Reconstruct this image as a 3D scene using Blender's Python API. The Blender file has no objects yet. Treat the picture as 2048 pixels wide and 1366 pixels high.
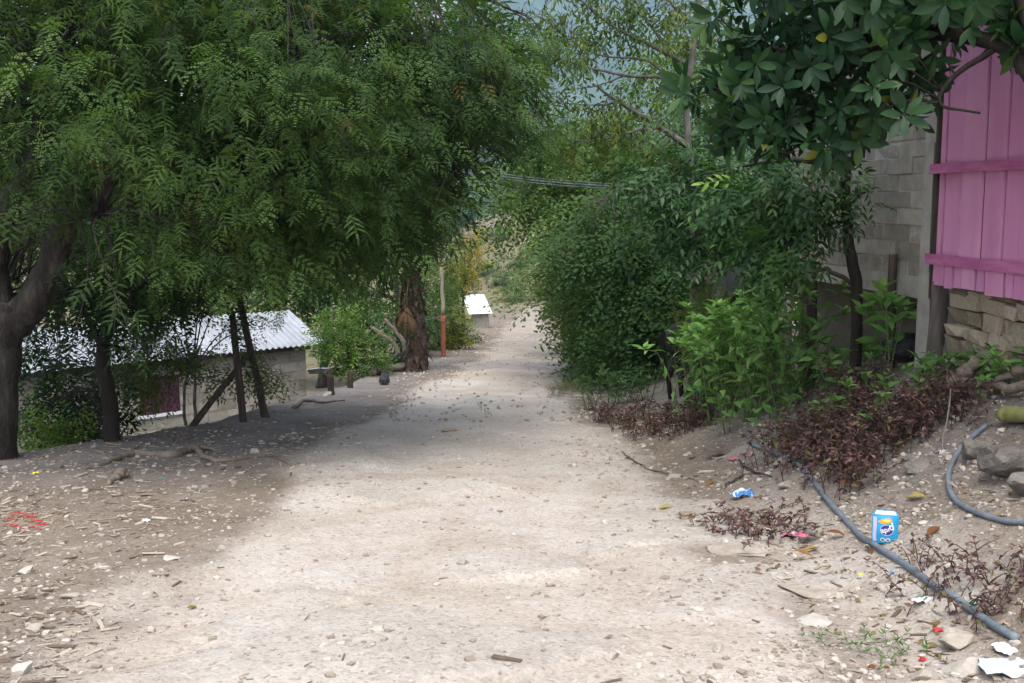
import bpy, math
import numpy as np
from mathutils import Vector, Matrix

sc = bpy.context.scene
COL = sc.collection
R = math.radians
PI = math.pi

# ------------------------------------------------------------------ camera
FPX = 2147.0
PITCH = R(7.5)
CAMZ = 1.6
cam_d = bpy.data.cameras.new('camera')
cam_d.sensor_width = 36.0
cam_d.lens = FPX / 2048 * 36.0
cam_d.clip_start = 0.05
cam_d.clip_end = 12000
cam = bpy.data.objects.new('camera', cam_d)
COL.objects.link(cam)
cam.location = (0, 0, CAMZ)
cam.rotation_euler = (PI / 2 - PITCH, 0, 0)
sc.camera = cam

# ------------------------------------------------------------------ world, sun, exposure
SUN_EL, SUN_AZ = R(65), R(178)          # azimuth clockwise from +Y (north): behind the camera
world = bpy.data.worlds.new('World')
sc.world = world
world.use_nodes = True
wn = world.node_tree
wn.nodes.clear()
w_out = wn.nodes.new('ShaderNodeOutputWorld')
w_bg = wn.nodes.new('ShaderNodeBackground')
w_sky = wn.nodes.new('ShaderNodeTexSky')
w_sky.sky_type = 'NISHITA'
w_sky.sun_disc = False
w_sky.sun_elevation = SUN_EL
w_sky.sun_rotation = SUN_AZ
w_sky.air_density = 1.0
w_sky.dust_density = 3.0
w_sky.ozone_density = 1.0
w_bw = wn.nodes.new('ShaderNodeRGBToBW')
w_mix = wn.nodes.new('ShaderNodeMix')
w_mix.data_type = 'RGBA'
w_mix.inputs[0].default_value = 0.72     # thin even cloud: most of the blue is gone
wn.links.new(w_sky.outputs[0], w_bw.inputs[0])
wn.links.new(w_sky.outputs[0], w_mix.inputs[6])
wn.links.new(w_bw.outputs[0], w_mix.inputs[7])
wn.links.new(w_mix.outputs[2], w_bg.inputs[0])
w_bg.inputs[1].default_value = 0.15
wn.links.new(w_bg.outputs[0], w_out.inputs[0])

sun_d = bpy.data.lights.new('sun', 'SUN')
sun_d.energy = 0.85
sun_d.angle = R(45)
sun_d.color = (1.0, 0.95, 0.87)
sun = bpy.data.objects.new('sun', sun_d)
COL.objects.link(sun)
sdir = Vector((math.sin(SUN_AZ) * math.cos(SUN_EL), math.cos(SUN_AZ) * math.cos(SUN_EL), math.sin(SUN_EL)))
sun.rotation_euler = sdir.to_track_quat('Z', 'Y').to_euler()

vs = sc.view_settings
sc.display_settings.display_device = 'sRGB'
vs.view_transform = 'Standard'
vs.look = 'None'
vs.exposure = 1.74
vs.gamma = 1.0
vs.use_curve_mapping = False
sc.cycles.max_bounces = 6
sc.cycles.diffuse_bounces = 3
sc.cycles.glossy_bounces = 2
sc.cycles.transmission_bounces = 4
sc.cycles.volume_bounces = 0
sc.cycles.caustics_reflective = False
sc.cycles.caustics_refractive = False
sc.cycles.use_denoising = True

# ------------------------------------------------------------------ numeric helpers
rng = np.random.default_rng(7)
cp, sp = math.cos(PITCH), math.sin(PITCH)


def at(px, py, Y):
    """pixel of the photograph (2048 wide) and depth Y -> point of the place"""
    u = (px - 1024) / FPX
    v = (683 - py) / FPX
    t = Y / (cp + v * sp)
    return np.array([u * t, Y, CAMZ + t * (-sp + v * cp)])


def _hash(ix, iy, seed):
    h = (ix.astype(np.int64) * 374761393 + iy.astype(np.int64) * 668265263 + seed * 974634777) & 0xffffffff
    h = ((h ^ (h >> 13)) * 1274126177) & 0xffffffff
    h = h ^ (h >> 16)
    return (h & 0xffff) / 65535.0


def vn(x, y, seed=0):
    x = np.asarray(x, float)
    y = np.asarray(y, float)
    ix, iy = np.floor(x), np.floor(y)
    fx, fy = x - ix, y - iy
    fx = fx * fx * (3 - 2 * fx)
    fy = fy * fy * (3 - 2 * fy)
    a = _hash(ix, iy, seed); b = _hash(ix + 1, iy, seed)
    c = _hash(ix, iy + 1, seed); d = _hash(ix + 1, iy + 1, seed)
    return (a * (1 - fx) + b * fx) * (1 - fy) + (c * (1 - fx) + d * fx) * fy - 0.5


def fbm(x, y, seed=0, octv=4):
    s = 0
    a = 1.0
    for k in range(octv):
        s = s + a * vn(x * 2 ** k, y * 2 ** k, seed + k * 17)
        a *= 0.5
    return s


def sstep(a, b, x):
    t = np.clip((np.asarray(x, float) - a) / (b - a), 0, 1)
    return t * t * (3 - 2 * t)


# ------------------------------------------------------------------ the lie of the land
def road_c(y):
    return np.interp(y, [-5, 4, 8, 12, 16, 20, 29, 45, 75, 95], [-.25, -.3, -.4, -.45, -.35, -.2, .3, .5, 1.2, 2.6])


def road_w(y):
    return np.interp(y, [-5, 4, 8, 12, 16, 20, 29, 45, 75, 95], [1.5, 1.5, 1.5, 1.5, 1.35, 1.2, .95, .85, .8, .8])


def left_edge(y):
    return np.interp(y, [-5, 5, 8, 10, 11.2, 13.3, 15.6, 19, 22, 27, 35, 50, 90],
                     [-14, -9.5, -6.9, -5.15, -4.5, -3.55, -3.2, -2.6, -2.75, -2.3, -1.9, -1.5, -1.0])


def H(x, y, fine=True):
    x = np.asarray(x, float)
    y = np.asarray(y, float)
    z = -0.085 * np.minimum(y, 86) - 0.0002
    # bank on the left: the yard lies lower
    drop = np.interp(y, [0, 9, 20, 30, 60, 90], [1.2, 1.4, 1.3, .9, .8, .3])
    e = left_edge(y)
    z = z - drop * sstep(0, 1.9, e - x) - 0.05 * sstep(0, 8, e - x) * 4
    # bank on the right
    x0 = np.interp(y, [0, 4, 8, 12, 15, 20, 30, 50, 80], [1.9, 1.6, 1.25, 1.15, 1.25, 1.4, 1.5, 1.8, 2.6])
    A = np.interp(y, [0, 6, 9, 12, 16, 30, 60, 90], [.9, 1.12, 1.18, .95, .85, .9, 1.5, 2.5])
    z = z + A * sstep(0, 2.7, x - x0)
    # far slope
    up = np.clip(y - 84, 0, 58)
    crest = np.clip(y - 142, 0, 90)
    z = z + 0.155 * up * sstep(84, 100, y) - 0.32 * crest
    z = z + np.clip(x - 1.0, -14, 3.5) * .40 * sstep(86, 128, y) * (1 - sstep(150, 230, y))
    z = z + .05 * fbm(x * .45, y * .45, 3, 3)
    far = sstep(70, 100, y)
    z = z + far * 1.0 * fbm(x * .11, y * .11, 5, 3)
    if fine:
        z = z + .03 * fbm(x * 2.1, y * 2.1, 9, 3) * (1 - far)
        rk = sstep(.08, .24, fbm(x * .9 + 3, y * 1.3, 31, 3)) * sstep(-2.4, -1.2, x) * (1 - sstep(2.2, 3.0, x))
        z = z + .03 * rk * (1 - sstep(13, 20, y))
        rut = np.exp(-((x - road_c(y) - .55) / .16) ** 2) + np.exp(-((x - road_c(y) + .6) / .18) ** 2)
        z = z - .03 * rut * sstep(5, 9, y)
    return z


def gz(x, y):
    return float(H(np.array([x]), np.array([y]))[0])


_Ys = np.concatenate([np.arange(2.5, 30, .02), np.arange(30, 160, .1)])


def gp(px, py):
    """where the view ray of a pixel meets the ground"""
    u = (px - 1024) / FPX
    v = (683 - py) / FPX
    t = _Ys / (cp + v * sp)
    X = u * t
    Z = CAMZ + t * (-sp + v * cp)
    d = Z - H(X, _Ys)
    i = int(np.argmax(d < 0))
    if d[i] >= 0:
        i = len(_Ys) - 1
    return np.array([X[i], _Ys[i], float(H(X[i:i + 1], _Ys[i:i + 1])[0])])


# ------------------------------------------------------------------ mesh builder
class MB:
    def __init__(s):
        s.v = []; s.f3 = []; s.f4 = []; s.r = []; s.n = 0

    def add(s, v, f3=None, f4=None, rnd=None):
        v = np.asarray(v, float).reshape(-1, 3)
        s.v.append(v)
        if f3 is not None and len(f3): s.f3.append(np.asarray(f3, np.int64).reshape(-1, 3) + s.n)
        if f4 is not None and len(f4): s.f4.append(np.asarray(f4, np.int64).reshape(-1, 4) + s.n)
        if rnd is None: rnd = np.full(len(v), rng.random())
        s.r.append(np.broadcast_to(np.asarray(rnd, float), (len(v),)))
        s.n += len(v)
        return s

    def inst(s, proto, M, T, rnd=None):
        """many copies of proto=(V,F3,F4): M (n,3,3), T (n,3)"""
        V, F3, F4 = proto
        n = len(T)
        if n == 0: return s
        W = np.einsum('nij,kj->nki', M, V) + T[:, None, :]
        off = (np.arange(n) * len(V))[:, None, None]
        if rnd is None: rnd = rng.random(n)
        f3 = (F3[None] + off).reshape(-1, 3) if len(F3) else None
        f4 = (F4[None] + off).reshape(-1, 4) if len(F4) else None
        s.add(W.reshape(-1, 3), f3, f4, np.repeat(rnd, len(V)))
        return s

    def tube(s, P, rad, k=6, rnd=None):
        P = np.asarray(P, float)
        n = len(P)
        rad = np.broadcast_to(np.asarray(rad, float), (n,))
        T = np.gradient(P, axis=0)
        T /= np.linalg.norm(T, axis=1)[:, None] + 1e-9
        ref = np.array([0, 0, 1.0]) if abs(T[0, 2]) < .9 else np.array([1.0, 0, 0])
        a = np.cross(T[0], ref); a /= np.linalg.norm(a)
        ang = np.arange(k) * 2 * PI / k
        V = []
        for i in range(n):
            a = a - T[i] * a.dot(T[i]); a /= np.linalg.norm(a) + 1e-9
            b = np.cross(T[i], a)
            V.append(P[i] + rad[i] * (np.cos(ang)[:, None] * a + np.sin(ang)[:, None] * b))
        V = np.concatenate(V + [P[:1], P[-1:]])
        i, j = np.meshgrid(np.arange(n - 1), np.arange(k), indexing='ij')
        q = np.stack([i * k + j, i * k + (j + 1) % k, (i + 1) * k + (j + 1) % k, (i + 1) * k + j], -1).reshape(-1, 4)
        jj = np.arange(k)
        c0 = np.stack([np.full(k, n * k), (jj + 1) % k, jj], -1)
        c1 = np.stack([np.full(k, n * k + 1), (n - 1) * k + jj, (n - 1) * k + (jj + 1) % k], -1)
        s.add(V, np.concatenate([c0, c1]), q, rnd)
        return s

    def box(s, c, size, M=None, rnd=None, jit=0.0):
        h = np.array(size) / 2
        V = np.array([[x, y, z] for x in (-1, 1) for y in (-1, 1) for z in (-1, 1)], float) * h
        if jit: V = V + rng.normal(0, jit, V.shape)
        if M is not None: V = V @ np.asarray(M).T
        V = V + np.asarray(c)
        F = [[0, 1, 3, 2], [4, 6, 7, 5], [0, 4, 5, 1], [2, 3, 7, 6], [0, 2, 6, 4], [1, 5, 7, 3]]
        s.add(V, None, F, rnd)
        return s

    def mesh(s, name, mat, origin=(0, 0, 0), smooth=True, extra=None):
        me = bpy.data.meshes.new(name)
        V = np.concatenate(s.v) - np.asarray(origin, float)
        f3 = np.concatenate(s.f3) if s.f3 else np.zeros((0, 3), np.int64)
        f4 = np.concatenate(s.f4) if s.f4 else np.zeros((0, 4), np.int64)
        me.vertices.add(len(V))
        me.vertices.foreach_set('co', V.astype(np.float32).ravel())
        loops = np.concatenate([f3.ravel(), f4.ravel()]).astype(np.int32)
        me.loops.add(len(loops))
        me.loops.foreach_set('vertex_index', loops)
        nf = len(f3) + len(f4)
        starts = np.concatenate([np.arange(len(f3)) * 3, len(f3) * 3 + np.arange(len(f4)) * 4]).astype(np.int32)
        me.polygons.add(nf)
        me.polygons.foreach_set('loop_start', starts)
        me.polygons.foreach_set('use_smooth', np.full(nf, smooth))
        at_ = me.attributes.new('rnd', 'FLOAT', 'POINT')
        at_.data.foreach_set('value', np.concatenate(s.r).astype(np.float32))
        for k, a in (extra or {}).items():
            aa = me.attributes.new(k, 'FLOAT', 'POINT')
            aa.data.foreach_set('value', np.asarray(a, np.float32))
        if mat is not None: me.materials.append(mat)
        me.update(calc_edges=True)
        me.validate()
        return me

    def obj(s, name, mat, parent=None, smooth=True, origin=None, extra=None):
        if parent is not None: origin = ORIG[parent.name]
        if origin is None: origin = (0, 0, 0)
        o = bpy.data.objects.new(name, s.mesh(name, mat, origin, smooth, extra))
        COL.objects.link(o)
        if parent is not None:
            o.parent = parent
            if parent.type == 'EMPTY': pass
        else:
            o.location = origin
        ORIG[o.name] = np.asarray(origin, float)
        return o


ORIG = {}


def link(name, me, parent=None, loc=(0, 0, 0)):
    o = bpy.data.objects.new(name, me)
    COL.objects.link(o)
    if parent is not None: o.parent = parent
    o.location = loc
    return o


def tag(o, label=None, cat=None, group=None, kind=None):
    if label: o['label'] = label
    if cat: o['category'] = cat
    if group: o['group'] = group
    if kind: o['kind'] = kind
    return o


def thing(name, label, cat, loc, group=None):
    o = bpy.data.objects.new(name, None)
    o.empty_display_size = .1
    COL.objects.link(o)
    o.location = loc
    ORIG[o.name] = np.asarray(loc, float)
    return tag(o, label, cat, group)


def crv(P, n=8):
    """Catmull-Rom through the points"""
    P = np.asarray(P, float)
    Q = np.concatenate([[2 * P[0] - P[1]], P, [2 * P[-1] - P[-2]]])
    out = []
    for i in range(1, len(Q) - 2):
        t = np.linspace(0, 1, n, endpoint=False)[:, None]
        a, b, c, d = Q[i - 1], Q[i], Q[i + 1], Q[i + 2]
        out.append(.5 * (2 * b + (c - a) * t + (2 * a - 5 * b + 4 * c - d) * t * t + (3 * b - a - 3 * c + d) * t ** 3))
    out.append(P[-1:])
    return np.concatenate(out)


def wob(P, amp, seed):
    P = np.asarray(P, float)
    k = np.arange(len(P))
    w = np.stack([vn(k * .5, np.full(len(P), seed + 3.3 * a), seed) for a in range(3)], -1)
    w[0] *= .0
    return P + amp * w


def frames(d, roll=None, up=(0, 0, 1)):
    """rotation matrices whose x axis is d, z axis leans to up, then rolled"""
    d = np.asarray(d, float)
    d = d / (np.linalg.norm(d, axis=1)[:, None] + 1e-9)
    u = np.broadcast_to(np.asarray(up, float), d.shape)
    y = np.cross(u, d)
    bad = np.linalg.norm(y, axis=1) < 1e-3
    y[bad] = [0, 1, 0]
    y /= np.linalg.norm(y, axis=1)[:, None]
    z = np.cross(d, y)
    if roll is not None:
        c, s_ = np.cos(roll)[:, None], np.sin(roll)[:, None]
        y, z = c * y + s_ * z, -s_ * y + c * z
    return np.stack([d, y, z], -1)


def rotz(a):
    return np.array([[math.cos(a), -math.sin(a), 0], [math.sin(a), math.cos(a), 0], [0, 0, 1]])


# ------------------------------------------------------------------ leaf shapes (x along, y across, z normal)
def blade(L, W, widths, droop=.15, fold=.18):
    k = len(widths)
    V = []
    for i, w in enumerate(widths):
        t = i / (k - 1)
        x = L * t
        z = -droop * L * t * t
        hw = W * w / 2
        V += [[x, -hw, z + fold * hw], [x, 0, z], [x, hw, z + fold * hw]]
    F = []
    for i in range(k - 1):
        a = 3 * i
        F += [[a, a + 3, a + 4, a + 1], [a + 1, a + 4, a + 5, a + 2]]
    return np.array(V), np.zeros((0, 3), int), np.array(F)


def diamond(L, W, droop=.1, m=.45):
    V = np.array([[0, 0, 0], [L * m, -W / 2, -droop * L * m * m], [L, 0, -droop * L], [L * m, W / 2, -droop * L * m * m]])
    return V, np.zeros((0, 3), int), np.array([[0, 1, 2, 3]])


def combine(parts, weld=False):
    mb = MB()
    for (V, F3, F4), M, T in parts:
        mb.add(V @ np.asarray(M).T + np.asarray(T), F3, F4, 0.0)
    f3 = np.concatenate(mb.f3) if mb.f3 else np.zeros((0, 3), int)
    f4 = np.concatenate(mb.f4) if mb.f4 else np.zeros((0, 4), int)
    V = np.concatenate(mb.v)
    if weld:
        _, first, inv = np.unique(np.round(V / 2e-5).astype(np.int64), axis=0, return_index=True, return_inverse=True)
        inv = inv.reshape(-1)
        V = V[first]
        f3, f4 = (inv[f3] if len(f3) else f3), (inv[f4] if len(f4) else f4)
    return V, f3, f4


def strip(C, w):
    """a thin flat stem through the points C, three vertices to a station"""
    C = np.asarray(C, float)
    V = np.stack([C - [0, w, 0], C, C + [0, w, 0]], 1).reshape(-1, 3)
    F = []
    for i in range(len(C) - 1):
        a = 3 * i
        F += [[a, a + 3, a + 4, a + 1], [a + 1, a + 4, a + 5, a + 2]]
    return V, np.zeros((0, 3), int), np.array(F)


def pinnate(L, n, ll, lw, droop=.35, stem=False):
    parts = []
    if stem:
        tt = np.arange(n + 1) / n
        parts.append((strip(np.stack([L * tt, 0 * tt, -droop * L * tt * tt], -1), .0011), np.eye(3), [0, 0, 0]))
    for i in range(n):
        t = (i + 1.0) / n
        p = [L * t, 0, -droop * L * t * t]
        s_ = (1 - .55 * abs(t - .45) ** 1.3 * 1.6)
        for sd in (-1, 1):
            a = sd * R(78 - 34 * t)
            M = rotz(a) @ np.diag([s_, s_, 1])
            parts.append((diamond(ll, lw, .25), M, p))
    return combine(parts, stem)


def spray(nl, step, leaf, ang=55, tip=True, lift=8, seed=0, stem=False):
    """leaves set alternately along a twig that droops"""
    r = np.random.default_rng(seed)
    parts = []
    for i in range(nl):
        t = (i + .6) * step
        sd = 1 if i % 2 else -1
        a = sd * R(ang + r.normal(0, 9))
        el = R(lift + r.normal(0, 12))
        M = rotz(a) @ np.array([[math.cos(el), 0, -math.sin(el)], [0, 1, 0], [math.sin(el), 0, math.cos(el)]])
        sc_ = r.uniform(.8, 1.12)
        parts.append((leaf, M * sc_, [t, 0, -.3 * t * t / (nl * step)]))
    if tip: parts.append((leaf, np.eye(3), [nl * step, 0, -.3 * nl * step]))
    if stem:
        t = np.concatenate([[0], (np.arange(nl) + .6) * step, [nl * step]])
        parts.append((strip(np.stack([t, 0 * t, -.3 * t * t / (nl * step)], -1), .0016), np.eye(3), [0, 0, 0]))
    return combine(parts, stem)


def whorl(nl, leaf, el0=15, seed=0):
    """a rosette of leaves round a shoot tip (x is the shoot)"""
    r = np.random.default_rng(seed)
    parts = []
    for i in range(nl):
        a = i * 2.399 + r.normal(0, .15)
        el = R(62 + r.normal(0, 14) - el0)
        # leaf direction leaves the x axis by el, turned round it by a
        d = np.array([math.cos(el), math.sin(el) * math.cos(a), math.sin(el) * math.sin(a)])
        up = np.array([1.0, 0, 0])
        y = np.cross(up, d); y /= np.linalg.norm(y)
        z = np.cross(d, y)
        parts.append((leaf, np.stack([d, y, z], -1) * r.uniform(.75, 1.1), d * .012 - np.array([.05 * i / nl, 0, 0])))
    return parts

# ------------------------------------------------------------------ materials
def new_mat(name):
    m = bpy.data.materials.new(name)
    m.use_nodes = True
    nt = m.node_tree
    nt.nodes.clear()
    out = nt.nodes.new('ShaderNodeOutputMaterial')
    bs = nt.nodes.new('ShaderNodeBsdfPrincipled')
    nt.links.new(bs.outputs[0], out.inputs[0])
    return m, nt, bs, out


def ramp(nt, fac, cols, pos=None, interp='LINEAR'):
    r = nt.nodes.new('ShaderNodeValToRGB')
    r.color_ramp.interpolation = interp
    n = len(cols)
    pos = pos or [i / (n - 1) for i in range(n)]
    els = r.color_ramp.elements
    while len(els) < n: els.new(0.5)
    for e, c, p in zip(els, cols, pos):
        e.position = p
        e.color = (c[0], c[1], c[2], 1)
    nt.links.new(fac, r.inputs[0])
    return r.outputs[0]


def noise(nt, scale, detail=4, rough=.55, coord='Object', stretch=None, dist=0):
    tc = nt.nodes.new('ShaderNodeTexCoord')
    src = tc.outputs[coord]
    if stretch:
        mp = nt.nodes.new('ShaderNodeMapping')
        mp.inputs['Scale'].default_value = stretch
        nt.links.new(src, mp.inputs[0]); src = mp.outputs[0]
    n = nt.nodes.new('ShaderNodeTexNoise')
    n.inputs['Scale'].default_value = scale
    n.inputs['Detail'].default_value = detail
    n.inputs['Roughness'].default_value = rough
    n.inputs['Distortion'].default_value = dist
    nt.links.new(src, n.inputs['Vector'])
    return n.outputs[0]


def attr(nt, name):
    a = nt.nodes.new('ShaderNodeAttribute')
    a.attribute_name = name
    return a.outputs['Fac']


def mixc(nt, fac, a, b, mode='MIX'):
    m = nt.nodes.new('ShaderNodeMix')
    m.data_type = 'RGBA'
    m.blend_type = mode
    for val, idx in ((fac, 0), (a, 6), (b, 7)):
        if isinstance(val, (int, float)): m.inputs[idx].default_value = val
        elif isinstance(val, tuple): m.inputs[idx].default_value = (*val[:3], 1)
        else: nt.links.new(val, m.inputs[idx])
    return m.outputs[2]


def mathn(nt, op, a, b=0.0, clamp=False):
    m = nt.nodes.new('ShaderNodeMath')
    m.operation = op
    m.use_clamp = clamp
    for i, v in enumerate((a, b)):
        if isinstance(v, (int, float)): m.inputs[i].default_value = v
        else: nt.links.new(v, m.inputs[i])
    return m.outputs[0]


def bump(nt, bs, h, strength=.4, dist=.02):
    b = nt.nodes.new('ShaderNodeBump')
    b.inputs['Strength'].default_value = strength
    b.inputs['Distance'].default_value = dist
    nt.links.new(h, b.inputs['Height'])
    nt.links.new(b.outputs[0], bs.inputs['Normal'])


def leaf_mat(name, cols, pos=None, trans=.28, rough=.58, spec=.2):
    m, nt, bs, out = new_mat(name)
    c = ramp(nt, attr(nt, 'rnd'), cols, pos)
    n = noise(nt, 9, 2)
    c2 = mixc(nt, mathn(nt, 'MULTIPLY', n, .5), c, mixc(nt, 1.0, c, (.62, .66, .6), 'MULTIPLY'))
    nt.links.new(c2, bs.inputs['Base Color'])
    bs.inputs['Roughness'].default_value = rough
    bs.inputs['Specular IOR Level'].default_value = spec
    tr = nt.nodes.new('ShaderNodeBsdfTranslucent')
    nt.links.new(mixc(nt, 1.0, c2, (1.25, 1.3, .55), 'MULTIPLY'), tr.inputs[0])
    ms = nt.nodes.new('ShaderNodeMixShader')
    ms.inputs[0].default_value = trans
    nt.links.new(bs.outputs[0], ms.inputs[1])
    nt.links.new(tr.outputs[0], ms.inputs[2])
    nt.links.new(ms.outputs[0], out.inputs[0])
    return m


def rough_mat(name, cols, scale=6, stretch=None, rough=.85, bs_=.4, bd=.01, rndmix=0.0, spec=.25, pos=None, detail=6, metal=0):
    """earthy material: noise through a colour ramp, a second noise for relief; rnd shifts the tone from piece to piece"""
    m, nt, bs, out = new_mat(name)
    n = noise(nt, scale, detail, .62, stretch=stretch)
    if rndmix:
        n2 = mathn(nt, 'ADD', n, mathn(nt, 'MULTIPLY', mathn(nt, 'SUBTRACT', attr(nt, 'rnd'), .5), rndmix), True)
    else:
        n2 = n
    c = ramp(nt, n2, cols, pos or [.25 + .5 * i / (len(cols) - 1) for i in range(len(cols))])
    nt.links.new(c, bs.inputs['Base Color'])
    bs.inputs['Roughness'].default_value = rough
    bs.inputs['Specular IOR Level'].default_value = spec
    bs.inputs['Metallic'].default_value = metal
    st = tuple(3 * s for s in stretch) if stretch else (3, 3, 3)
    bump(nt, bs, noise(nt, scale, 6, .65, stretch=st), bs_, bd)
    return m


M = {}
G = leaf_mat
M['feather'] = G('feathery_leaf', [(.028, .058, .017), (.047, .094, .024), (.080, .143, .034), (.112, .178, .043), (.20, .10, .03)], [0, .35, .75, .985, 1], trans=.36)
M['slim'] = G('dark_small_leaf', [(.016, .040, .014), (.026, .060, .018), (.045, .10, .026)])
M['acacia'] = G('acacia_leaf', [(.058, .100, .030), (.095, .155, .045), (.14, .205, .065), (.18, .23, .09)], trans=.33)
M['branchy'] = G('drooping_leaf', [(.045, .085, .02), (.075, .13, .027), (.12, .17, .034), (.19, .19, .04), (.24, .14, .03)], [0, .4, .82, .97, 1], trans=.35)
M['smallleaf'] = G('glossy_small_leaf', [(.024, .066, .022), (.038, .095, .028), (.06, .135, .035), (.19, .31, .045)], [0, .5, .88, 1], rough=.42, spec=.3)
M['bigleaf'] = G('leathery_leaf', [(.013, .040, .016), (.020, .058, .021), (.036, .086, .028), (.10, .16, .04), (.22, .22, .03)], [0, .45, .86, .965, 1], trans=.2, rough=.48, spec=.22)
M['shrub'] = G('shrub_leaf', [(.085, .19, .048), (.125, .265, .07), (.175, .335, .095), (.24, .38, .13)], trans=.33)
M['shrub2'] = G('grey_green_leaf', [(.06, .125, .045), (.085, .17, .05), (.13, .22, .08)], trans=.3)
M['purple'] = G('purple_weed_leaf', [(.055, .030, .030), (.100, .052, .053), (.165, .085, .083), (.26, .16, .135), (.11, .11, .045)], [0, .35, .68, .86, .9], trans=.22, rough=.6)
M['lime'] = G('lime_leaf', [(.06, .12, .022), (.10, .18, .03), (.16, .235, .04)], trans=.35)
M['sparse'] = G('dry_green_leaf', [(.07, .105, .026), (.10, .14, .035), (.14, .175, .05)], trans=.3)
M['yellow'] = G('yellow_leaf', [(.10, .13, .02), (.22, .22, .022), (.33, .28, .025), (.38, .20, .02)], trans=.35)
M['croton'] = G('croton_leaf', [(.06, .085, .014), (.17, .19, .022), (.28, .27, .03)], trans=.25)
M['bg1'] = G('tree_leaf', [(.036, .078, .024), (.056, .115, .032), (.088, .16, .045)], trans=.3)
M['bg2'] = G('bright_tree_leaf', [(.06, .115, .027), (.095, .165, .038), (.135, .215, .055)], trans=.33)
M['palm'] = G('palm_leaf', [(.04, .085, .022), (.07, .13, .03), (.11, .17, .045)], trans=.25, rough=.4)
M['palmdry'] = G('dry_palm_leaf', [(.075, .04, .022), (.13, .075, .04), (.19, .12, .07)], trans=.1, rough=.8)
M['grass'] = G('grass_blade', [(.06, .10, .03), (.11, .14, .05), (.22, .18, .09)], trans=.3)
M['weed'] = G('fine_weed_leaf', [(.07, .12, .03), (.12, .18, .05), (.18, .22, .08)], trans=.3)
M['farwood'] = rough_mat('far_wood_canopy', [(.016, .036, .013), (.030, .066, .020), (.058, .105, .030)], scale=.35, rndmix=.9, bs_=.7, bd=.6)
M['deadleaf'] = G('fallen_leaf', [(.13, .05, .02), (.22, .09, .03), (.33, .18, .06), (.38, .30, .07), (.10, .06, .04)], trans=.15, rough=.7)

M['bark'] = rough_mat('grey_brown_bark', [(.016, .013, .011), (.048, .041, .035), (.12, .105, .09)], scale=11, stretch=(1, 1, .3), bs_=1, bd=.06)
M['barkgrey'] = rough_mat('lichen_grey_bark', [(.045, .041, .036), (.10, .092, .08), (.19, .175, .155)], scale=11, stretch=(1, 1, .4), bs_=.6)
M['barkdark'] = rough_mat('dark_bark', [(.010, .0085, .007), (.024, .02, .016), (.045, .037, .03)], scale=9, stretch=(1, 1, .3), bs_=.7, bd=.015)
M['barkpale'] = rough_mat('pale_twig_bark', [(.085, .078, .066), (.17, .158, .138), (.26, .245, .22)], scale=12, bs_=.5)
M['drywood'] = rough_mat('dry_driftwood', [(.09, .07, .055), (.18, .145, .115), (.27, .225, .18)], scale=14, stretch=(.5, 2, 2), bs_=.6)
M['post'] = rough_mat('weathered_dark_timber', [(.028, .022, .018), (.060, .046, .037), (.105, .083, .066)], scale=12, stretch=(2, 2, .25), bs_=.7)
M['fencepost'] = rough_mat('grey_fence_wood', [(.05, .043, .038), (.105, .09, .078), (.17, .15, .13)], scale=12, stretch=(2, 2, .3), bs_=.6)
M['stone'] = rough_mat('limestone', [(.271, .230, .184), (.369, .324, .275), (.467, .426, .373)], scale=11, rndmix=.55, bs_=.6, bd=.012)
M['greystone'] = rough_mat('grey_boulder', [(.13, .115, .10), (.22, .20, .175), (.33, .30, .265)], scale=5, rndmix=.3, bs_=.9, bd=.05)
M['fstone'] = rough_mat('foundation_stone', [(.20, .155, .105), (.34, .275, .195), (.45, .375, .28)], scale=7, rndmix=.7, bs_=1, bd=.05)
M['block'] = rough_mat('concrete_block', [(.22, .195, .155), (.31, .28, .23), (.40, .365, .31)], scale=10, rndmix=.4, bs_=.5, bd=.006)
M['blockpale'] = rough_mat('pale_concrete_block', [(.20, .185, .15), (.28, .26, .22), (.36, .335, .29)], scale=9, rndmix=.45, bs_=.4, bd=.006)
M['mortar'] = rough_mat('mortar', [(.30, .285, .26), (.41, .39, .355), (.50, .48, .44)], scale=16, bs_=.6)
M['concrete'] = rough_mat('rough_concrete', [(.25, .235, .21), (.36, .34, .305), (.45, .425, .385)], scale=4, bs_=.6, bd=.01)
M['chip'] = rough_mat('wood_chip', [(.120, .088, .064), (.248, .200, .156), (.384, .328, .264)], scale=20, rndmix=.9, bs_=.4)
M['gravel'] = rough_mat('gravel', [(.264, .220, .176), (.360, .312, .260), (.456, .412, .360)], scale=20, rndmix=.9, bs_=.5)
M['hose'] = rough_mat('grey_plastic_hose', [(.10, .118, .135), (.14, .165, .19), (.20, .23, .255)], scale=14, rough=.5, bs_=.15)
M['greenlog'] = rough_mat('green_stem', [(.11, .12, .04), (.20, .20, .075), (.28, .26, .12)], scale=7, rough=.5, bs_=.3)
M['cable'] = rough_mat('cable_sheath', [(.05, .06, .065), (.11, .125, .13), (.18, .20, .21)], scale=3, rough=.4, bs_=.1)
M['orange'] = rough_mat('orange_paint', [(.17, .055, .032), (.26, .085, .045), (.32, .13, .08)], scale=9, stretch=(2, 2, .4), bs_=.3)
M['pole'] = rough_mat('lichen_pole', [(.13, .11, .08), (.25, .215, .16), (.36, .31, .24)], scale=9, stretch=(2, 2, .4), bs_=.5)
M['redclay'] = rough_mat('red_paint', [(.24, .035, .018), (.34, .055, .028), (.40, .09, .05)], scale=8, bs_=.3)
M['horsebay'] = rough_mat('bay_coat', [(.028, .010, .007), (.048, .016, .010), (.072, .025, .015)], scale=4, rough=.5, bs_=.1)
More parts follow.
